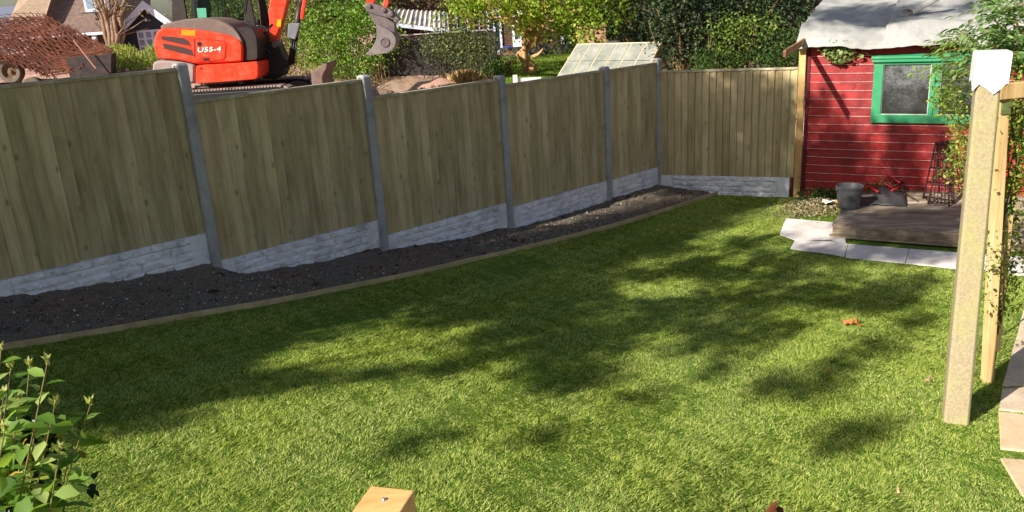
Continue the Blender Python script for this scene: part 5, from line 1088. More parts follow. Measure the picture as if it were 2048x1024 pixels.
# bare multi-stem tree
bt = empty('bare_tree', AY(228, 100, 52)); tag(bt, 'mostly bare multi-stemmed tree between brown-roofed house and black gable', 'tree'); mb = MB(); b = AY(232, 105, 52); tips = []
for k, (x1, x2) in enumerate([(205, 186), (214, 200), (222, 216), (230, 226), (238, 236), (240, 252), (228, 240), (212, 192)]):
    q = [b+np.array([(k-4)*.07, random.uniform(-.2, .2), 0]), AY(x1+6, 70, 52+random.uniform(-.5, .5)), AY(x1, 35, 52+random.uniform(-.8, .8)), AY(x2, -10, 52), AY(x2+random.uniform(-12, 12), -70, 52)]; mb.tube(q, [.17, .15, .12, .09, .04], 7)
    for m_ in range(9):
        i = random.choice([1, 2, 3]); a = q[i]; c = a+np.array([random.gauss(0, .9), random.gauss(0, .5), random.uniform(.3, 1.6)]); mb.tube([a, (a+c)/2+rng.normal(size=3)*.12, c], [.05, .03, .012], 5); tips.append(c)
tk = mb.build('trunk', mottled('tan_bark', lin(104, 84, 70), lin(150, 124, 104), 5, .9, .5), smooth=True); P = np.array(tips)[rng.integers(len(tips), size=260)]+rng.normal(size=(260, 3))*.3; cr_ = leaves('crown', P, .16, leafmat('sparse_leaves', [lin(120, 130, 50), lin(170, 160, 70)], .3)); adopt(bt, tk, cr_)
# ------------------------------------------------------------------ MIDDLE GROUND PLANTING
def greens(name, a, b, c, d=None, tr_=.35): return leafmat(name, [a, b, c]+([d] if d else []), tr_, vary=(1.7, (.66, .72, .6, 1), 'MULTIPLY'))  # dark noise patches stand in for shaded hollows between leaves
M_hb = greens('bright_hedge', lin(56, 88, 22), lin(92, 132, 34), lin(136, 172, 60), lin(170, 190, 100))
M_db = greens('dark_shrub', lin(36, 50, 24), lin(66, 84, 40), lin(108, 122, 66), lin(160, 164, 106))
M_dk2 = greens('dark_evergreen', lin(14, 26, 16), lin(30, 46, 28), lin(54, 74, 42), lin(86, 104, 62), .2)
M_lime = greens('lime_tree', lin(84, 116, 24), lin(134, 164, 40), lin(176, 196, 72), lin(200, 210, 100), .45)
M_mid = greens('mid_green', lin(34, 56, 20), lin(60, 90, 34), lin(96, 126, 52))
def ell(x, y, Y, rx, ry, rz): c = AY(x, y, Y); return (c[0], c[1], c[2], rx, ry, rz)
sz = lambda x, y: float(site(np.array(float(x)), np.array(float(y))))
def bush(name, label, cat, ells, nc, nl, ls, mat, cr=.15, group=None, shell=.3, asp=.6):
    c = ells[0]; gzz = sz(c[0], c[1]); root = empty(name, (c[0], c[1], gzz)); tag(root, label, cat, group); P, cc = clumps(ells, nc, nl, cr, shell); P = P[P[:, 2] > gzz-.1]
    mb = MB()
    for q in cc[rng.choice(len(cc), min(9, len(cc)), replace=False)]: b = np.array([c[0]*.35+q[0]*.65+random.gauss(0, .1), c[1]+.1, gzz-.1]); mb.tube([b, (b+q)/2+rng.normal(size=3)*.06, q], [.010, .008, .005], 5)
    st = mb.build('stems', M_bark); fo = leaves('foliage', P, ls, mat, asp=asp); adopt(root, st, fo); return root
bush('bush', 'large bright green bush behind the excavator bucket', 'bush', [ell(690, 80, 20.3, 1.0, .8, .95), ell(660, 50, 20.6, .8, .7, .7), ell(740, 70, 20.2, .7, .6, .8), ell(640, 105, 20.5, .6, .6, .6), ell(700, 125, 19.9, .7, .5, .35), ell(725, 30, 20.9, .6, .6, .5), ell(690, 138, 19.6, .7, .4, .2), ell(735, 120, 20.0, .3, .4, .4)], 430, 24, .07, M_hb, .15, shell=.6)
bush('bush', 'brownish green bush behind the boom, left of the bright bush', 'bush', [ell(575, 70, 21.5, .8, .6, 1.3), ell(610, 30, 21.8, .6, .6, .8), ell(540, 40, 22, .7, .6, 1.1), ell(600, 110, 20.8, .7, .5, .4)], 420, 20, .06, greens('olive_bush', lin(70, 74, 34), lin(104, 108, 54), lin(150, 150, 90), lin(176, 150, 110)), .13)
bush('shrub', 'tangled dark green shrub in front of the dark boarded fence', 'shrub', [ell(925, 105, 18.6, .8, .6, .5), ell(900, 85, 18.9, .5, .5, .45), ell(960, 120, 18.5, .55, .5, .4), ell(880, 95, 18.8, .4, .4, .35), ell(945, 75, 19.2, .5, .4, .4)], 230, 18, .06, M_db, .13, shell=.55)
bush('shrub', 'low leafy shrub between the tangled shrub and the third fence post', 'shrub', [ell(1000, 130, 18.2, .3, .3, .2), ell(985, 140, 18, .3, .3, .2)], 70, 16, .05, M_mid, .07)
bush('young_plant', 'single small bright sapling under the digger bucket', 'plant', [ell(761, 118, 19.0, .08, .08, .1)], 8, 10, .05, M_hb, .04)
# dry grass clump
c = AY(720+210, 158, 17.6); P = np.stack([c[0]+rng.normal(size=260)*.14, c[1]+rng.normal(size=260)*.1, np.full(260, sz(c[0], c[1])+.14)], 1); dd = rng.normal(size=(260, 3))*.5; dd[:, 2] = 1; tag(leaves('dry_grass_tuft', P, .34, leafmat('straw', [lin(170, 140, 90), lin(206, 180, 128)], .2), asp=.06, dirs=unit(dd)*3), 'tuft of dry straw-coloured grass below the tangled shrub', 'dry grass')
P = []
for i in range(1500):
    u = random.random(); x = 600+u*430; y0_ = 151-.0*u+random.gauss(0, 3); q = AY(x, y0_, 18.2+random.uniform(-.5, .5)); P.append((q[0], q[1], sz(q[0], q[1])+random.uniform(.02, .14)))
tag(leaves('weeds', np.array(P), .07, greens('edge_weeds', lin(90, 96, 50), lin(150, 140, 84), lin(180, 160, 110)), asp=.3), 'straggly weeds and dry stalks along the far edge of the earth', 'weeds', kind='stuff')
# weed bank behind the trailer
P = []
for i in range(5200):
    q = AY(random.uniform(190, 335), 112, random.uniform(24.5, 27.5)); P.append((q[0], q[1], sz(q[0], q[1])+random.random()**.9*(.62+.22*math.sin(q[0]*3))))
dd = rng.normal(size=(len(P), 3)); dd[:, 2] = np.abs(dd[:, 2])+1; tag(leaves('weed_bank', np.array(P), .14, greens('bank_weeds', lin(130, 146, 70), lin(176, 188, 104), lin(212, 210, 146), tr_=.5), asp=.22, dirs=unit(dd)*2), 'tall pale weeds between trailer and excavator', 'weeds', kind='stuff')
mb = MB()
def clod_site(n, px0, px1, Y0, Y1, s_):
    def f_():
        q = AY(random.uniform(px0, px1), 130, random.uniform(Y0, Y1)); return (q[0], q[1], sz(q[0], q[1])+.03)
    return scatter_chips('earth_clods', n, f_, s_, M_clod2, .8)
t = NT('site_clods'); t.col(t.ramp(t.island(), [(0, lin(110, 78, 66)), (.6, lin(164, 126, 110)), (1, lin(200, 170, 150))])); M_clod2 = t.fin(.95, .1)
tag(clod_site(420, 215, 320, 20, 25, .13), 'rough lumps of dug earth left of the excavator', 'earth lumps', kind='stuff'); tag(clod_site(700, 590, 1010, 14.5, 19, .035), 'scattered small lumps on the bare pink earth', 'earth lumps', kind='stuff')
# earth heap beside the blade
def heap_mesh(cx, cy, rx, ry, h, label):
    V = []; n = 26
    for i in range(n):
        for j in range(n):
            u, v = i/(n-1)*2-1, j/(n-1)*2-1; r_ = math.hypot(u, v); x, y = cx+u*rx, cy+v*ry; V.append((x, y, sz(x, y)-.08+h*max(0, 1-r_**1.6)*(1+.35*fb(x, y, 2.4, 3))))
    k = np.arange(n*n).reshape(n, n); tag(link('earth_heap', npmesh('earth_heap', np.array(V), np.stack([k[:-1, :-1], k[1:, :-1], k[1:, 1:], k[:-1, 1:]], -1).reshape(-1, 4)), M_site, smooth=True), label, 'earth heap', kind='structure')
q = AY(590, 150, 17.3); heap_mesh(q[0], q[1], 1.3, .9, .45, 'heap of earth behind the blade'); q = AY(880, 165, 16.2); heap_mesh(q[0], q[1], 1.2, .35, .2, 'low ridge of earth')
q = AY(830, 152, 17.6); heap_mesh(q[0], q[1], 1.6, .5, .26, 'low bank of earth')
# dark boarded fence
M_dfence = plank('dark_fence', lin(34, 34, 34), lin(56, 54, 52), lin(78, 74, 70), knots=False, isl=.5)
A, B = AY(752, 150, 20.3), AY(930, 150, 20.3); rt = empty('boarded_fence', (A[0], 20.3, sz(A[0], 20.3))); tag(rt, 'dark weathered boarded fence behind the tangled shrub', 'fence'); mb = MB(); x = A[0]; z0 = sz(A[0], 20.3)-.1; zt_ = AY(830, 72, 20.3)[2]
while x < B[0]+.8: w_ = .11; mb.abox(x, x+w_-.006, 20.3+random.uniform(0, .01), 20.325, z0, zt_+random.uniform(-.02, .02)); x += w_
f1 = mb.build('boards', M_dfence); f2 = [MB().abox(x, x+.09, 20.335, 20.42, z0, zt_+.05).build('post', M_dfence) for x in np.arange(A[0], B[0]+.8, 1.5)]; mb = MB(); mb.abox(A[0], B[0]+.8, 20.27, 20.34, zt_+.025, zt_+.05); f3 = mb.build('top_rail', M_conc); adopt(rt, f1, *f2, f3)
# carport with corrugated sheets
cpn = empty('lean_to', (float(AY(850, 60, 23)[0]), 23, .9)); tag(cpn, 'lean-to with pale corrugated roof sheets and dark red front behind the fence', 'outbuilding'); P4 = [AY(778, 44, 22.4), AY(898, 58, 22.4), AY(895, 24, 24.6), AY(790, 18, 24.6)]
mb = MB(); n = 48; row = []
for i in range(n+1):
    u = i/n; a = P4[0]*(1-u)+P4[1]*u; b = P4[3]*(1-u)+P4[2]*u; o_ = np.array([0, 0, .025*math.sin(i*math.pi/2)]); row.append((a+o_, b+o_))
mb.add([p for r_ in row for p in r_], [(2*i, 2*i+2, 2*i+3, 2*i+1) for i in range(n)])
t = NT('corrugated'); v = t.coords((1, .1, 1)); t.col(t.ramp(t.noise(v, 1.8, 2), [(.42, lin(120, 120, 124)), (.5, lin(205, 200, 194)), (.6, lin(190, 180, 170))])); r1_ = mb.build('roof_sheets', t.fin(.5, .4), fix=False); m = r1_.modifiers.new('s', 'SOLIDIFY'); m.thickness = .01
mb = MB(); a, b = AY(790, 52, 22.6), AY(890, 66, 22.6); mb.abox(a[0], b[0], 22.6, 22.66, .7, b[2]+.1); r2_ = mb.build('front_wall', plain('maroon_boards', lin(84, 40, 38), .7, .3, dirt=lin(56, 34, 32))); mb = MB(); mb.box(P4[0]+np.array([0, -.04, -.1]), P4[1]-P4[0], (0, .04, 0), (0, 0, .09)); r3_ = mb.build('fascia', M_whitep); adopt(cpn, r1_, r2_, r3_)
# brick house behind the trees
def brick(name, c1, c2, mor, sc=1.0):
    t = NT(name); v = t.coords((1, 1, 1)); sp = t.n('ShaderNodeSeparateXYZ'); t.l(v, sp.inputs[0]); cb = t.n('ShaderNodeCombineXYZ'); t.l(sp.outputs[0], cb.inputs[0]); t.l(sp.outputs[2], cb.inputs[1]); b = t.n('ShaderNodeTexBrick'); b.inputs['Scale'].default_value = 1; b.inputs['Brick Width'].default_value = .225*sc; b.inputs['Row Height'].default_value = .075*sc; b.inputs['Mortar Size'].default_value = .006*sc
    b.inputs['Color1'].default_value = c1; b.inputs['Color2'].default_value = c2; b.inputs['Mortar'].default_value = mor; t.l(cb.outputs[0], b.inputs['Vector']); t.col(b.outputs[0]); return t.fin(.9, .15)
M_br = brick('shade_darkened_brick', lin(92, 64, 54), lin(70, 48, 42), lin(96, 88, 80)); M_br2 = brick('pink_brick', lin(206, 156, 122), lin(184, 134, 104), lin(200, 180, 160))  # house brick darkened to paint in the trees' shade
YH = 27.5; bh = empty('brick_house', (float(AY(1060, 100, YH)[0]), YH, .3)); tag(bh, 'shaded brick house glimpsed behind the tree, with white door and windows', 'house'); hp = []
a, b = AY(770, 0, YH), AY(1360, 0, YH); mb = MB(); mb.abox(a[0], b[0], YH, YH+7, -.3, 6.2); hp.append(mb.build('wall', M_br)); mb = MB(); mb.prism([(a[0]-.3, YH-.4, 6.1), (a[0]-.3, YH+3.5, 8.8), (a[0]-.3, YH+7.4, 6.1)], (b[0]-a[0]+.6, 0, 0)); hp.append(mb.build('roof', M_rooft))
for (x0, y0, x1, y1) in ((905, -30, 960, 60), (972, 20, 1006, 105), (1120, 30, 1150, 88)):
    A, B = AY(x0, y0, YH), AY(x1, y1, YH); mb = MB()
    for q in ((A[0], A[0]+.07, B[2], A[2]), (B[0]-.07, B[0], B[2], A[2]), (A[0]+.07, B[0]-.07, B[2], B[2]+.08), (A[0]+.07, B[0]-.07, A[2]-.07, A[2]), ((A[0]+B[0])/2-.03, (A[0]+B[0])/2+.03, B[2]+.08, A[2]-.07)): mb.abox(q[0], q[1], YH-.06, YH-.004, q[2], q[3])
    wf_ = mb.build('window', M_whitep); mb = MB(); mb.abox(A[0]+.07, B[0]-.07, YH-.03, YH-.02, B[2]+.08, A[2]-.07); pn_ = mb.build('pane', plain('dark_glass', lin(40, 48, 56), .08, .6)); hp += [wf_, pn_]; pn_.parent = wf_
A, B = AY(1022, 22, YH), AY(1050, 122, YH); mb = MB(); mb.abox(A[0], B[0], YH-.08, YH-.004, B[2], A[2]); dr2 = mb.build('door', plain('white_door', lin(226, 230, 240), .4, .4)); A2, B2 = AY(1028, 52, YH), AY(1036, 78, YH); mb = MB(); mb.abox(A2[0], B2[0], YH-.092, YH-.083, B2[2], A2[2]); dg = mb.build('door_glass', plain('door_glass', lin(60, 70, 80), .1, .6)); hp += [dr2, dg]
wps = [(o, o.parent) for o in hp if o.parent]; 
for o in hp: o.parent = None
adopt(bh, *hp)
for o, p in wps: o.parent = p
dg.parent = dr2
A, B = AY(1008, 94, 26.3), AY(1027, 122, 26.3); bb = empty('recycling_bin', ((A[0]+B[0])/2, 26.3, B[2])); tag(bb, 'blue wheelie bin left of the white door', 'bin'); mb = MB(); mb.prism([(A[0]+.03, 26.3, B[2]), (B[0]-.03, 26.3, B[2]), (B[0], 26.3, A[2]-.05), (A[0], 26.3, A[2]-.05)], (0, .35, 0)); o1 = mb.build('body', plain('blue_plastic', lin(28, 66, 150), .4, .4), bevel=.01); mb = MB(); mb.abox(A[0]-.02, B[0]+.02, 26.26, 26.68, A[2]-.045, A[2]); o2 = mb.build('lid', plain('blue_lid', lin(36, 76, 166), .4, .4), bevel=.01); adopt(bb, o1, o2)
A, B = AY(1153, 58, 22), AY(1213, 100, 22); mb = MB(); mb.abox(A[0], B[0], 22, 22.25, 0, A[2]); mb.abox(A[0]-.03, B[0]+.03, 21.97, 22.28, A[2]+.003, A[2]+.06); tag(mb.build('brick_pier', M_br2), 'sunlit pinkish brick pier behind the greenhouse', 'brick wall')
A = AY(1000, 128, 21.5); mb = MB(); a, b = AY(1000, 115, 24), AY(1100, 115, 24); mb.abox(a[0], b[0]+2, 24, 24.12, .3, sz(a[0], 24)+.35); tag(mb.build('low_wall', mottled('grey_wall', lin(66, 64, 62), lin(98, 94, 90), 3)), 'low dark garden wall at the back of the neighbour\'s lawn', 'garden wall')
# neighbour lawn
V = []; xs = np.arange(-.6, 5.0, .2); ys = np.arange(15.5, 24, .2)
for x in xs:
    for y in ys: V.append((x, y, sz(x, y)+.10+.02*fb(x, y, 1, 2)))
k = np.arange(len(V)).reshape(len(xs), len(ys)); 
def okc(f): c = np.mean([V[i] for i in f], 0); return (c[0] > .05+.12*math.sin(c[1]*2)) 
Fk = [f for f in np.stack([k[:-1, :-1], k[1:, :-1], k[1:, 1:], k[:-1, 1:]], -1).reshape(-1, 4) if okc(f)]
tag(link('neighbour_lawn', npmesh('neighbour_lawn', np.array(V), np.array(Fk)), mottled('far_turf', lin(84, 108, 34), lin(124, 150, 56), 4, .9, .6, .03, .1, fine=40), smooth=True), 'bright lawn of the neighbouring garden', 'lawn', kind='structure')
n = 26000; X = rng.uniform(0, 4.6, n); Y = rng.uniform(15.8, 23.5, n); Z = np.array([sz(a, b) for a, b in zip(X, Y)])+.12; dd = rng.normal(size=(n, 3))*.6; dd[:, 2] = 1
tag(leaves('neighbour_grass', np.stack([X, Y, Z], 1), .06, greens('far_grass', lin(96, 120, 40), lin(136, 160, 60), lin(166, 182, 90)), asp=.14, dirs=unit(dd)*3), 'grass on the neighbour\'s lawn under the tree', 'grass', kind='stuff')
A, B = AY(1026, 160, 15.2), AY(1082, 157, 15.2); mb = MB(); zz = sz(A[0], 15.2)+.1; mb.abox(A[0], B[0], 15.2, 15.28, zz-.2, A[2]+.02); mb.abox(A[0]-.0, A[0]+.08, 15.15, 15.2, zz-.2, A[2]+.09); tag(mb.build('white_board', plain('white_board_paint', lin(226, 222, 210), .6, .3)), 'white board edging just above the fence top beside the third post', 'board')
# sapling stake
c = AY(1022, 150, 18.0); mb = MB(); mb.tube([(c[0], c[1], sz(c[0], c[1])), (c[0], c[1], AY(1022, 124, 18)[2])], .02, 6); bx_ = MB(); z_ = AY(1022, 124, 18)[2]; rt = empty('bird_table', (c[0], c[1], sz(c[0], c[1]))); tag(rt, 'small wooden bird table on the neighbour\'s lawn', 'bird table'); o1 = mb.build('post', M_bark); bx_.abox(c[0]-.13, c[0]+.13, c[1]-.1, c[1]+.1, z_, z_+.03); bx_.prism([(c[0]-.15, c[1]-.12, z_+.16), (c[0], c[1]-.12, z_+.24), (c[0]+.15, c[1]-.12, z_+.16)], (0, .24, 0)); o2 = bx_.build('tray', M_bark); adopt(rt, o1, o2)
# lime-green tree
tb_ = AY(1058, 162, 18.3); tz_ = sz(tb_[0], tb_[1])
tree('garden_tree', 'lime-green tree with a forked tan trunk on the neighbour\'s lawn', 'tree', (tb_[0], tb_[1], tz_), tuple(AY(1068, -60, 18.3)), .14,
     [ell(1100, 20, 17.8, 1.1, .9, .7), ell(1150, 55, 17.5, .7, .7, .45), ell(1010, 10, 17.8, 1.2, .9, .5), ell(1200, 25, 17.8, .8, .8, .6), ell(930, 10, 18, .8, .8, .35), ell(1060, -60, 18.3, 2.3, 2.0, .9), ell(1110, 85, 17.3, .35, .35, .25), ell(1200, -60, 18.5, 1.6, 1.3, .8), ell(1160, 80, 17.2, .4, .4, .2)],
     640, 24, .075, M_lime, M_barkl, cr=.14, asp=.75, nlimb=30, shell=.1)
mb = MB().tube([(tb_[0]-.09, tb_[1]-.1, tz_), AY(1049, 110, 18.2), AY(1047, 60, 18.2), AY(1028, 20, 18.2), AY(1005, -30, 18.2)], [.06, .055, .05, .04, .02], 8); o = mb.build('side_trunk', M_barkl, smooth=True); adopt(bpy.data.objects['garden_tree'], o)
bq_ = MB().tube([AY(1062, 60, 18.2), AY(1075, 25, 18.1), AY(1092, 12, 18.0), AY(1120, -8, 18)], [.06, .05, .04, .025], 7).build('branch', M_barkl, smooth=True); adopt(bpy.data.objects['garden_tree'], bq_); mb = MB().tube([AY(1064, 115, 18.2), AY(1078, 108, 18.1), AY(1086, 98, 18)], [.05, .035, .02], 7); o = mb.build('branch', M_barkl, smooth=True); adopt(bpy.data.objects['garden_tree'], o)
tb2 = AY(950, 120, 22); tree('dark_tree', 'dark small-leaved tree behind the tangled shrub, left of the lime-green tree', 'tree', (tb2[0], tb2[1], sz(tb2[0], tb2[1])), tuple(AY(950, -60, 22)), .13, [ell(960, 20, 21.5, 1.2, .9, .6), ell(900, 0, 22, 1.0, .9, .5), ell(990, 50, 21.5, .5, .5, .5), ell(920, -60, 22, 2, 1.5, .8)], 220, 20, .07, M_db, M_bark, cr=.16, nlimb=24, shell=.1)
# ------------------------------------------------------------------ GREENHOUSE
GD = 15.6; P0 = AY(1155, 90, GD); zr = P0[2]; P1 = AZ(1322, 86, zr); rd = P1-P0; RL = np.linalg.norm(rd); rdir = rd/RL; nrm = np.array([rdir[1], -rdir[0], 0])
gx0 = AP(1113, 158, P0, np.cross(rdir, np.array([0, 0, 1]))*0+rdir)       # eave end lies in the gable plane
slope = gx0-P0; dn_ = np.dot(slope, nrm); dz_ = slope[2]; print('greenhouse', RL, dn_, dz_, zr)
dn_ = max(.6, min(abs(dn_), 1.6)); ev = nrm*dn_+np.array([0, 0, dz_]); evb = -nrm*dn_+np.array([0, 0, dz_])
gr = empty('greenhouse', (P0[0], P0[1], sz(P0[0], P0[1]))); tag(gr, 'old timber-framed greenhouse with cloudy glass roof behind the fence', 'greenhouse')
M_gf = plain('pale_frame', lin(214, 196, 170), .6, .3, dirt=lin(186, 150, 120), scale=6); mb = MB(); gb = sz(P0[0], P0[1])-.1
def bar(a, b, w_=.017): mb.tube([a, b], w_, 5)
nb_ = 7
for i in range(nb_):
    q = P0+rdir*RL*i/(nb_-1); bar(q, q+ev); bar(q, q+evb, .014); e = q+ev; bar(e, np.array([e[0], e[1], gb]), .014)
bar(P0, P1, .024); bar(P0+ev, P1+ev, .022); bar(P0+ev*.52, P1+ev*.52, .013); bar(P0+evb, P1+evb, .02); bar(P0+ev, P0+evb, .02); bar(P1+ev, P1+evb, .02); bar(P0+ev*.4, P0+evb*.4, .014)
fr5 = mb.build('frame', M_gf)
t = NT('cloudy_glass'); v = t.coords(); n_ = t.noise(v, 3, 5, .7); t.col(t.ramp(n_, [(.35, lin(150, 154, 144)), (.65, lin(206, 204, 196))])); t.fin(.35, .5); tb4 = t.n('ShaderNodeBsdfTransparent'); tb4.inputs[0].default_value = (.85, .9, .85, 1); mx = t.n('ShaderNodeMixShader'); mx.inputs[0].default_value = .5; t.l(t.bsdf.outputs[0], mx.inputs[1]); t.l(tb4.outputs[0], mx.inputs[2]); t.l(mx.outputs[0], t.out.inputs[0]); M_cg = t.m
mb = MB(); up3 = np.array([0, 0, .02]); gp5 = []
for i in range(nb_-1):
    a = P0+rdir*RL*(i+.06)/(nb_-1); b = P0+rdir*RL*(i+.94)/(nb_-1)
    for (u0, u1) in ((.02, .51), (.53, .99)):
        m2 = MB().prism([a+ev*u0+up3, b+ev*u0+up3, b+ev*u1+up3, a+ev*u1+up3], nrm*.0+np.array([0, 0, .004])); gp5.append(m2.build('roof_pane', M_cg))
mb.prism([P0+evb*.0, P1, P1+evb, P0+evb], (0, 0, .004)); a, b = P0+ev, P1+ev; mb.prism([(a[0], a[1], gb), (b[0], b[1], gb), (b[0], b[1], b[2]-.03), (a[0], a[1], a[2]-.03)], -nrm*.004); back = mb.build('glazing', M_cg)
adopt(gr, fr5, back, *gp5)
# ------------------------------------------------------------------ DARK TREES BEHIND THE BACK FENCE
def gtree(name, label, x, y, Y, ells, nc, nl, ls, mat, r0=.12, cr=.15, shell=.25, group=None, asp=.6, bark=None):
    b = AY(x, y, Y); z_ = sz(b[0], b[1]); return tree(name, label, 'tree', (b[0], b[1], z_-.05), (b[0], b[1]+.1, ells[0][2]+.3), r0, ells, nc, nl, ls, mat, bark or M_bark, cr=cr, shell=shell, nlimb=26, group=group, asp=asp)
gtree('evergreen_tree', 'dark blue-green evergreen overhanging the greenhouse\'s right end', 1370, 140, 14.6, [ell(1365, 60, 14.6, .55, .6, .75), ell(1400, 100, 14.5, .5, .5, .4), ell(1345, 30, 14.8, .6, .6, .6), ell(1380, 0, 15, .8, .7, .6), ell(1350, 118, 14.3, .25, .3, .2)], 420, 22, .06, M_dk2, .1, .12)
gtree('evergreen_tree', 'shadowy evergreen tree directly behind the back fence panel', 1480, 140, 15.2, [ell(1480, 90, 15.0, .9, .7, .5), ell(1530, 60, 15.2, .8, .7, .7), ell(1560, 110, 14.4, .5, .5, .35), ell(1440, 60, 15.3, .8, .7, .8), ell(1520, 0, 15.6, 1.2, .9, .8), ell(1590, 40, 15, .5, .6, .7)], 640, 22, .06, M_dk2, .12, .13)
bush('shrub', 'sunlit yellow-green leafy shrub rising above the back fence', 'shrub', [ell(1450, 55, 13.9, .34, .3, .2), ell(1490, 65, 13.8, .4, .3, .2), ell(1475, 90, 13.8, .3, .25, .16), ell(1525, 45, 13.9, .3, .3, .14), ell(1550, 62, 13.7, .2, .2, .08), ell(1435, 80, 13.9, .2, .2, .2)], 105, 10, .055, greens('yellow_shrub', lin(70, 96, 34), lin(110, 138, 52), lin(152, 174, 80)), .1, shell=.6)
bush('shrub', 'mixed dark shrub with fine pale twigs beside the shed rafter', 'shrub', [ell(1560, 115, 13.2, .35, .3, .2), ell(1500, 120, 13.6, .5, .3, .14), ell(1420, 118, 13.7, .4, .3, .15), ell(1580, 90, 13.4, .25, .25, .2)], 200, 14, .05, M_mid, .07)
gtree('tree', 'mid-green tree at the back between lime-green tree and evergreen', 1290, 60, 21, [ell(1290, 20, 21, 1.1, .9, .8), ell(1240, 0, 21.5, 1.0, .9, .7), ell(1320, 60, 20.5, .7, .6, .6), ell(1270, -60, 21.5, 1.8, 1.4, .9)], 360, 22, .08, M_mid, .13, .17)
gb2 = 'far trees closing the view'
far = [(1150, 25.0, 'first'), (1250, 25, ''), (1370, 19, ''), (1450, 19.5, ''), (1545, 19, ''), (1630, 18, '')]
labs = ['dim far tree glimpsed behind the lime-green crown', 'dim far tree above the greenhouse ridge', 'tall dark tree behind the blue-green evergreen', 'tall dark tree in the gap above the yellow-green shrub', 'tall dark tree left of the shed roof, top of picture', 'dark tree standing directly behind the shed roof edge']
for (x, Y, _), lb in zip(far, labs):
    gtree('tall_tree', lb, x, 100, Y, [ell(x, 20, Y, 1.3, 1, 1.3), ell(x+30, -60, Y, 1.6, 1.2, 1.2), ell(x-20, 80, Y, 1.1, .9, .9)], 360, 20, .10, M_dk2, .16, .2, group=gb2)
labs = ['olive-green tree seen through the excavator cab', 'leafy tree behind the cab, over the black gable', 'tree behind the boom of the excavator', 'brown-green tree above the bright green bush']
for (x, Y), lb, mt in zip(((480, 26), (415, 31), (590, 25), (690, 26)), labs, (greens('olive_light', lin(84, 104, 44), lin(120, 140, 62), lin(164, 176, 96)), greens('olive', lin(84, 92, 44), lin(120, 128, 60), lin(156, 158, 90)), M_db, greens('brownish', lin(60, 58, 34), lin(90, 84, 50), lin(130, 116, 80)))):
    gtree('background_tree', lb, x, 110, Y, [ell(x, 10, Y, 1.4, 1, 1.0), ell(x+25, -40, Y, 1.5, 1.2, .9), ell(x-20, 60, Y, 1.0, .9, .7)], 330, 20, .10, mt, .15, .18, group='trees behind the excavator')
# ------------------------------------------------------------------ TREES LEFT OF THE GARDEN THAT SHADE IT (outside the frame)
SD = -LD
def caster(points, Lmin, Lmax): return np.array([p+SD*random.uniform(Lmin, Lmax) for p in points])
M_oak = greens('shade_tree_leaves', lin(40, 64, 22), lin(66, 96, 34), lin(96, 128, 50))
dark = [(1180, 640, 170, 46, 1.1), (1400, 600, 150, 36, 1.), (1480, 660, 110, 34, .9), (1150, 560, 150, 32, 1.1), (1060, 615, 100, 40, 1.), (900, 640, 120, 20, 1.), (1230, 500, 170, 26, 1.1), (1600, 600, 110, 26, .9), (1780, 600, 70, 30, .8), (1150, 710, 120, 36, 1.1), (950, 590, 160, 26, 1.), (300, 655, 200, 36, 2.4), (500, 605, 150, 28, 2.2), (120, 720, 160, 60, 2.4), (380, 740, 130, 40, 1.6), (80, 780, 150, 80, 2.2), (250, 745, 150, 70, 2.2), (420, 690, 150, 45, 2.), (230, 830, 110, 34, 2.), (330, 790, 110, 30, 2.), (480, 760, 60, 20, 1.2), (90, 860, 60, 30, .9), (600, 640, 140, 28, .9), (780, 580, 140, 26, .9), (950, 545, 150, 30, .9), (1120, 510, 130, 40, .95), (1280, 470, 130, 38, .95), (1400, 430, 90, 28, .95), (1500, 410, 60, 14, .7),
        (560, 775, 120, 14, .8), (700, 752, 140, 15, .8), (860, 735, 120, 14, .8), (420, 800, 90, 14, .7), (1000, 700, 90, 40, .8), (1080, 655, 130, 36, .8), (1130, 735, 100, 34, .95), (1180, 775, 70, 14, .7), (1120, 590, 150, 22, .75), (1300, 540, 170, 22, .85), (1450, 520, 120, 40, .8),
        (1560, 560, 130, 26, .8), (1700, 590, 130, 30, .8), (1660, 540, 110, 16, .6), (1800, 560, 80, 16, .6), (1330, 640, 120, 22, .6), (1450, 690, 130, 22, .75), (1590, 640, 60, 16, .6), (1640, 750, 70, 40, .85), (1560, 775, 40, 16, .8), (1730, 700, 70, 16, .5), (1710, 860, 66, 30, .85), (1440, 740, 40, 8, .7),
        (860, 895, 50, 10, .4), (1115, 875, 40, 16, .7), (1290, 800, 50, 10, .4), (1000, 620, 100, 18, .7), (1240, 690, 70, 16, .6), (330, 850, 50, 10, .4), (1820, 650, 60, 14, .5), (1500, 480, 70, 16, .6)]
bright = [(720, 640, 75, 14), (875, 602, 50, 12), (580, 735, 100, 14), (650, 722, 115, 12), (430, 787, 65, 11), (790, 682, 110, 12), (1300, 590, 80, 15), (1265, 632, 55, 10), (1290, 527, 60, 8), (1480, 430, 45, 16), (1400, 640, 60, 9), (1640, 560, 60, 10), (1700, 640, 80, 20), (960, 650, 70, 14), (1560, 700, 60, 12)]
G1 = []; 
for (x, y, rx, ry, dn__) in dark:
    A = AZ(x-rx, y, .2); B = AZ(x+rx, y, .2); C_ = AZ(x, y-ry, .2); D_ = AZ(x, y+ry, .2); area = math.pi/4*np.linalg.norm(A-B)*np.linalg.norm(C_-D_); n = int(area*dn__*28)+2
    for i in range(n):
        a = random.uniform(0, 6.283); r_ = math.sqrt(random.random())*.92; px_, py_ = x+rx*r_*math.cos(a), y+ry*r_*math.sin(a)
        if any(((px_-b[0])/b[2])**2+((py_-b[1])/b[3])**2 < 1 for b in bright): continue
        q = AZ(px_, py_, .2); z_ = zxy(q[0], q[1]); G1.append(AZ(px_, py_, z_))
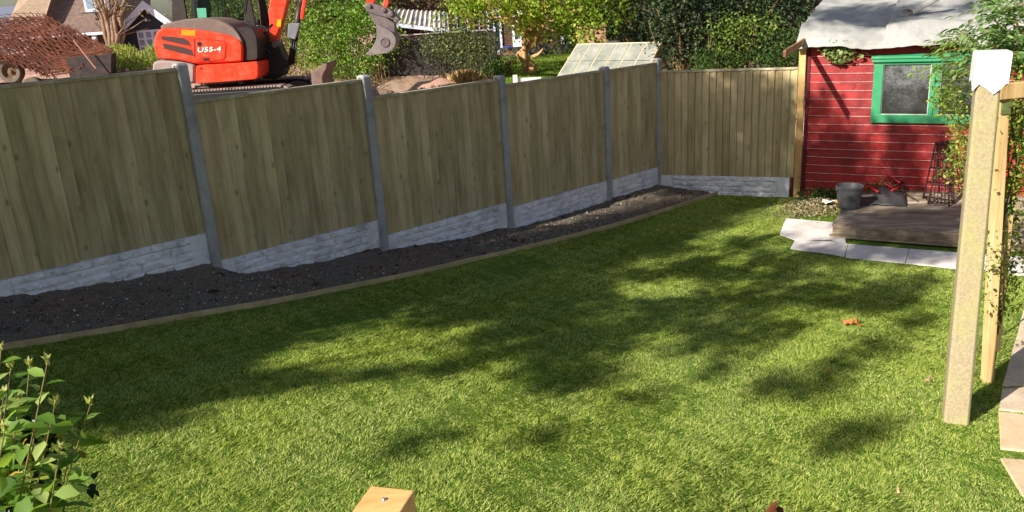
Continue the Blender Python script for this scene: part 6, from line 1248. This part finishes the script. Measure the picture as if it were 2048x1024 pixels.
G1 = caster(G1, 10.5, 12.5)
# shade on back fence, shed front, deck and felt
G2 = []
def wallpts(x0, y0, x1, y1, n, P=None, N=None):
    for i in range(n): G2.append(AP(random.uniform(x0, x1), random.uniform(y0, y1), P, N))
bp, bn = (*BA, 0), np.array([*N2, 0]); wp_, wn_ = sh(0, .02, 0), N3
wallpts(1330, 138, 1570, 395, 170, bp, bn); wallpts(1540, 230, 1600, 330, 8, bp, bn); wallpts(1322, 135, 1400, 390, 70, bp, bn)
wallpts(1605, 255, 1700, 400, 40, wp_, wn_); wallpts(1605, 190, 1660, 250, 7, wp_, wn_); wallpts(1640, 300, 1800, 380, 16, wp_, wn_); wallpts(1700, 365, 1840, 410, 16, wp_, wn_); wallpts(1790, 260, 1880, 380, 12, wp_, wn_); wallpts(1700, 250, 1790, 330, 4, wp_, wn_)
for i in range(60): G2.append(AZ(random.uniform(1690, 1960), random.uniform(415, 480), .19))
for i in range(24): G2.append(AZ(random.uniform(1600, 1900), random.uniform(495, 520), .03))
for i in range(26): 
    x = random.choice([random.gauss(1660, 25), random.gauss(1760, 35), random.gauss(1740, 15), random.gauss(1940, 25)]); G2.append(AP(x, random.uniform(-25, 30) if x < 1900 else random.uniform(-25, 8), sh(0, -.8, 0), N3))
for i in range(34): x = random.choice([random.gauss(1650, 22), random.gauss(1770, 26), random.gauss(1745, 12)]); G2.append(AP(x, random.uniform(-10, 40), sh(0, -.35, 0), N3))
G2 = caster(G2, 12, 15)
def shade_tree(name, label, base, pts, nl, cr, ls, r0=.2, grp=None):
    pts = np.array(pts); root = empty(name, (*base, float(zl(tosn(*base)[0])))); tag(root, label, 'tree', grp); P = (pts[:, None]+rng.normal(size=(len(pts), nl, 3))*cr).reshape(-1, 3)
    c = pts.mean(0); zb_ = float(zl(tosn(*base)[0])); mb = MB(); fork = np.array([base[0], base[1], c[2]*.55]); mb.tube([(base[0], base[1], zb_-.1), (base[0]+.05, base[1], fork[2]*.5), fork], [r0*1.3, r0, r0*.8], 10)
    for q in pts[rng.choice(len(pts), min(len(pts), 12), replace=False)]: m1 = fork*.5+q*.5+np.array([0, 0, -.2]); mb.tube([fork, m1, q], [r0*.2, r0*.08, .008], 6)
    adopt(root, mb.build('trunk', M_bark, smooth=True), leaves('crown', P, ls, M_oak, asp=.7))
s_ax = G1@np.array([*FN, 0]); order = np.argsort(s_ax); h2 = len(order)//2
shade_tree('shade_tree', 'nearer spreading tree standing left of the garden, outside the picture', tuple(sn(-10.5, .9)), G1[order[:h2]], 30, .075, .085, .2, 'trees left of the garden')
shade_tree('shade_tree', 'tree beside the house whose crown dapples the open lawn, outside the picture', tuple(sn(-12.5, .2)), G1[order[h2:]], 30, .075, .085, .2, 'trees left of the garden')
shade_tree('shade_tree', 'taller tree whose crown shades the shed, outside the picture', tuple(sn(-14, 1.0)), G2, 40, .12, .10, .2, 'trees left of the garden')
# tall dense tree in line with the fence
cc = sn(-7.8, .55); tree('tall_conifer', 'tall dense conifer in line with the fence, outside the picture on the left', 'tree', (*cc, float(zl(-7.8))), (*cc, 8.5), .25,
     [(*sn(-7.8, .3), 2.6, 1.0, 1.0, 1.6), (*sn(-7.8, .5), 4.6, 1.0, 1.0, 1.6), (*sn(-7.8, .5), 6.6, .95, .95, 1.5), (*sn(-7.8, .5), 8.4, .7, .7, 1.4), (*sn(-6.9, .9), 4.2, .7, .7, 1.6), (*sn(-8.6, .2), 6.2, .8, .8, 2)], 1700, 34, .10, M_dk2, M_bark, cr=.2, shell=.0)
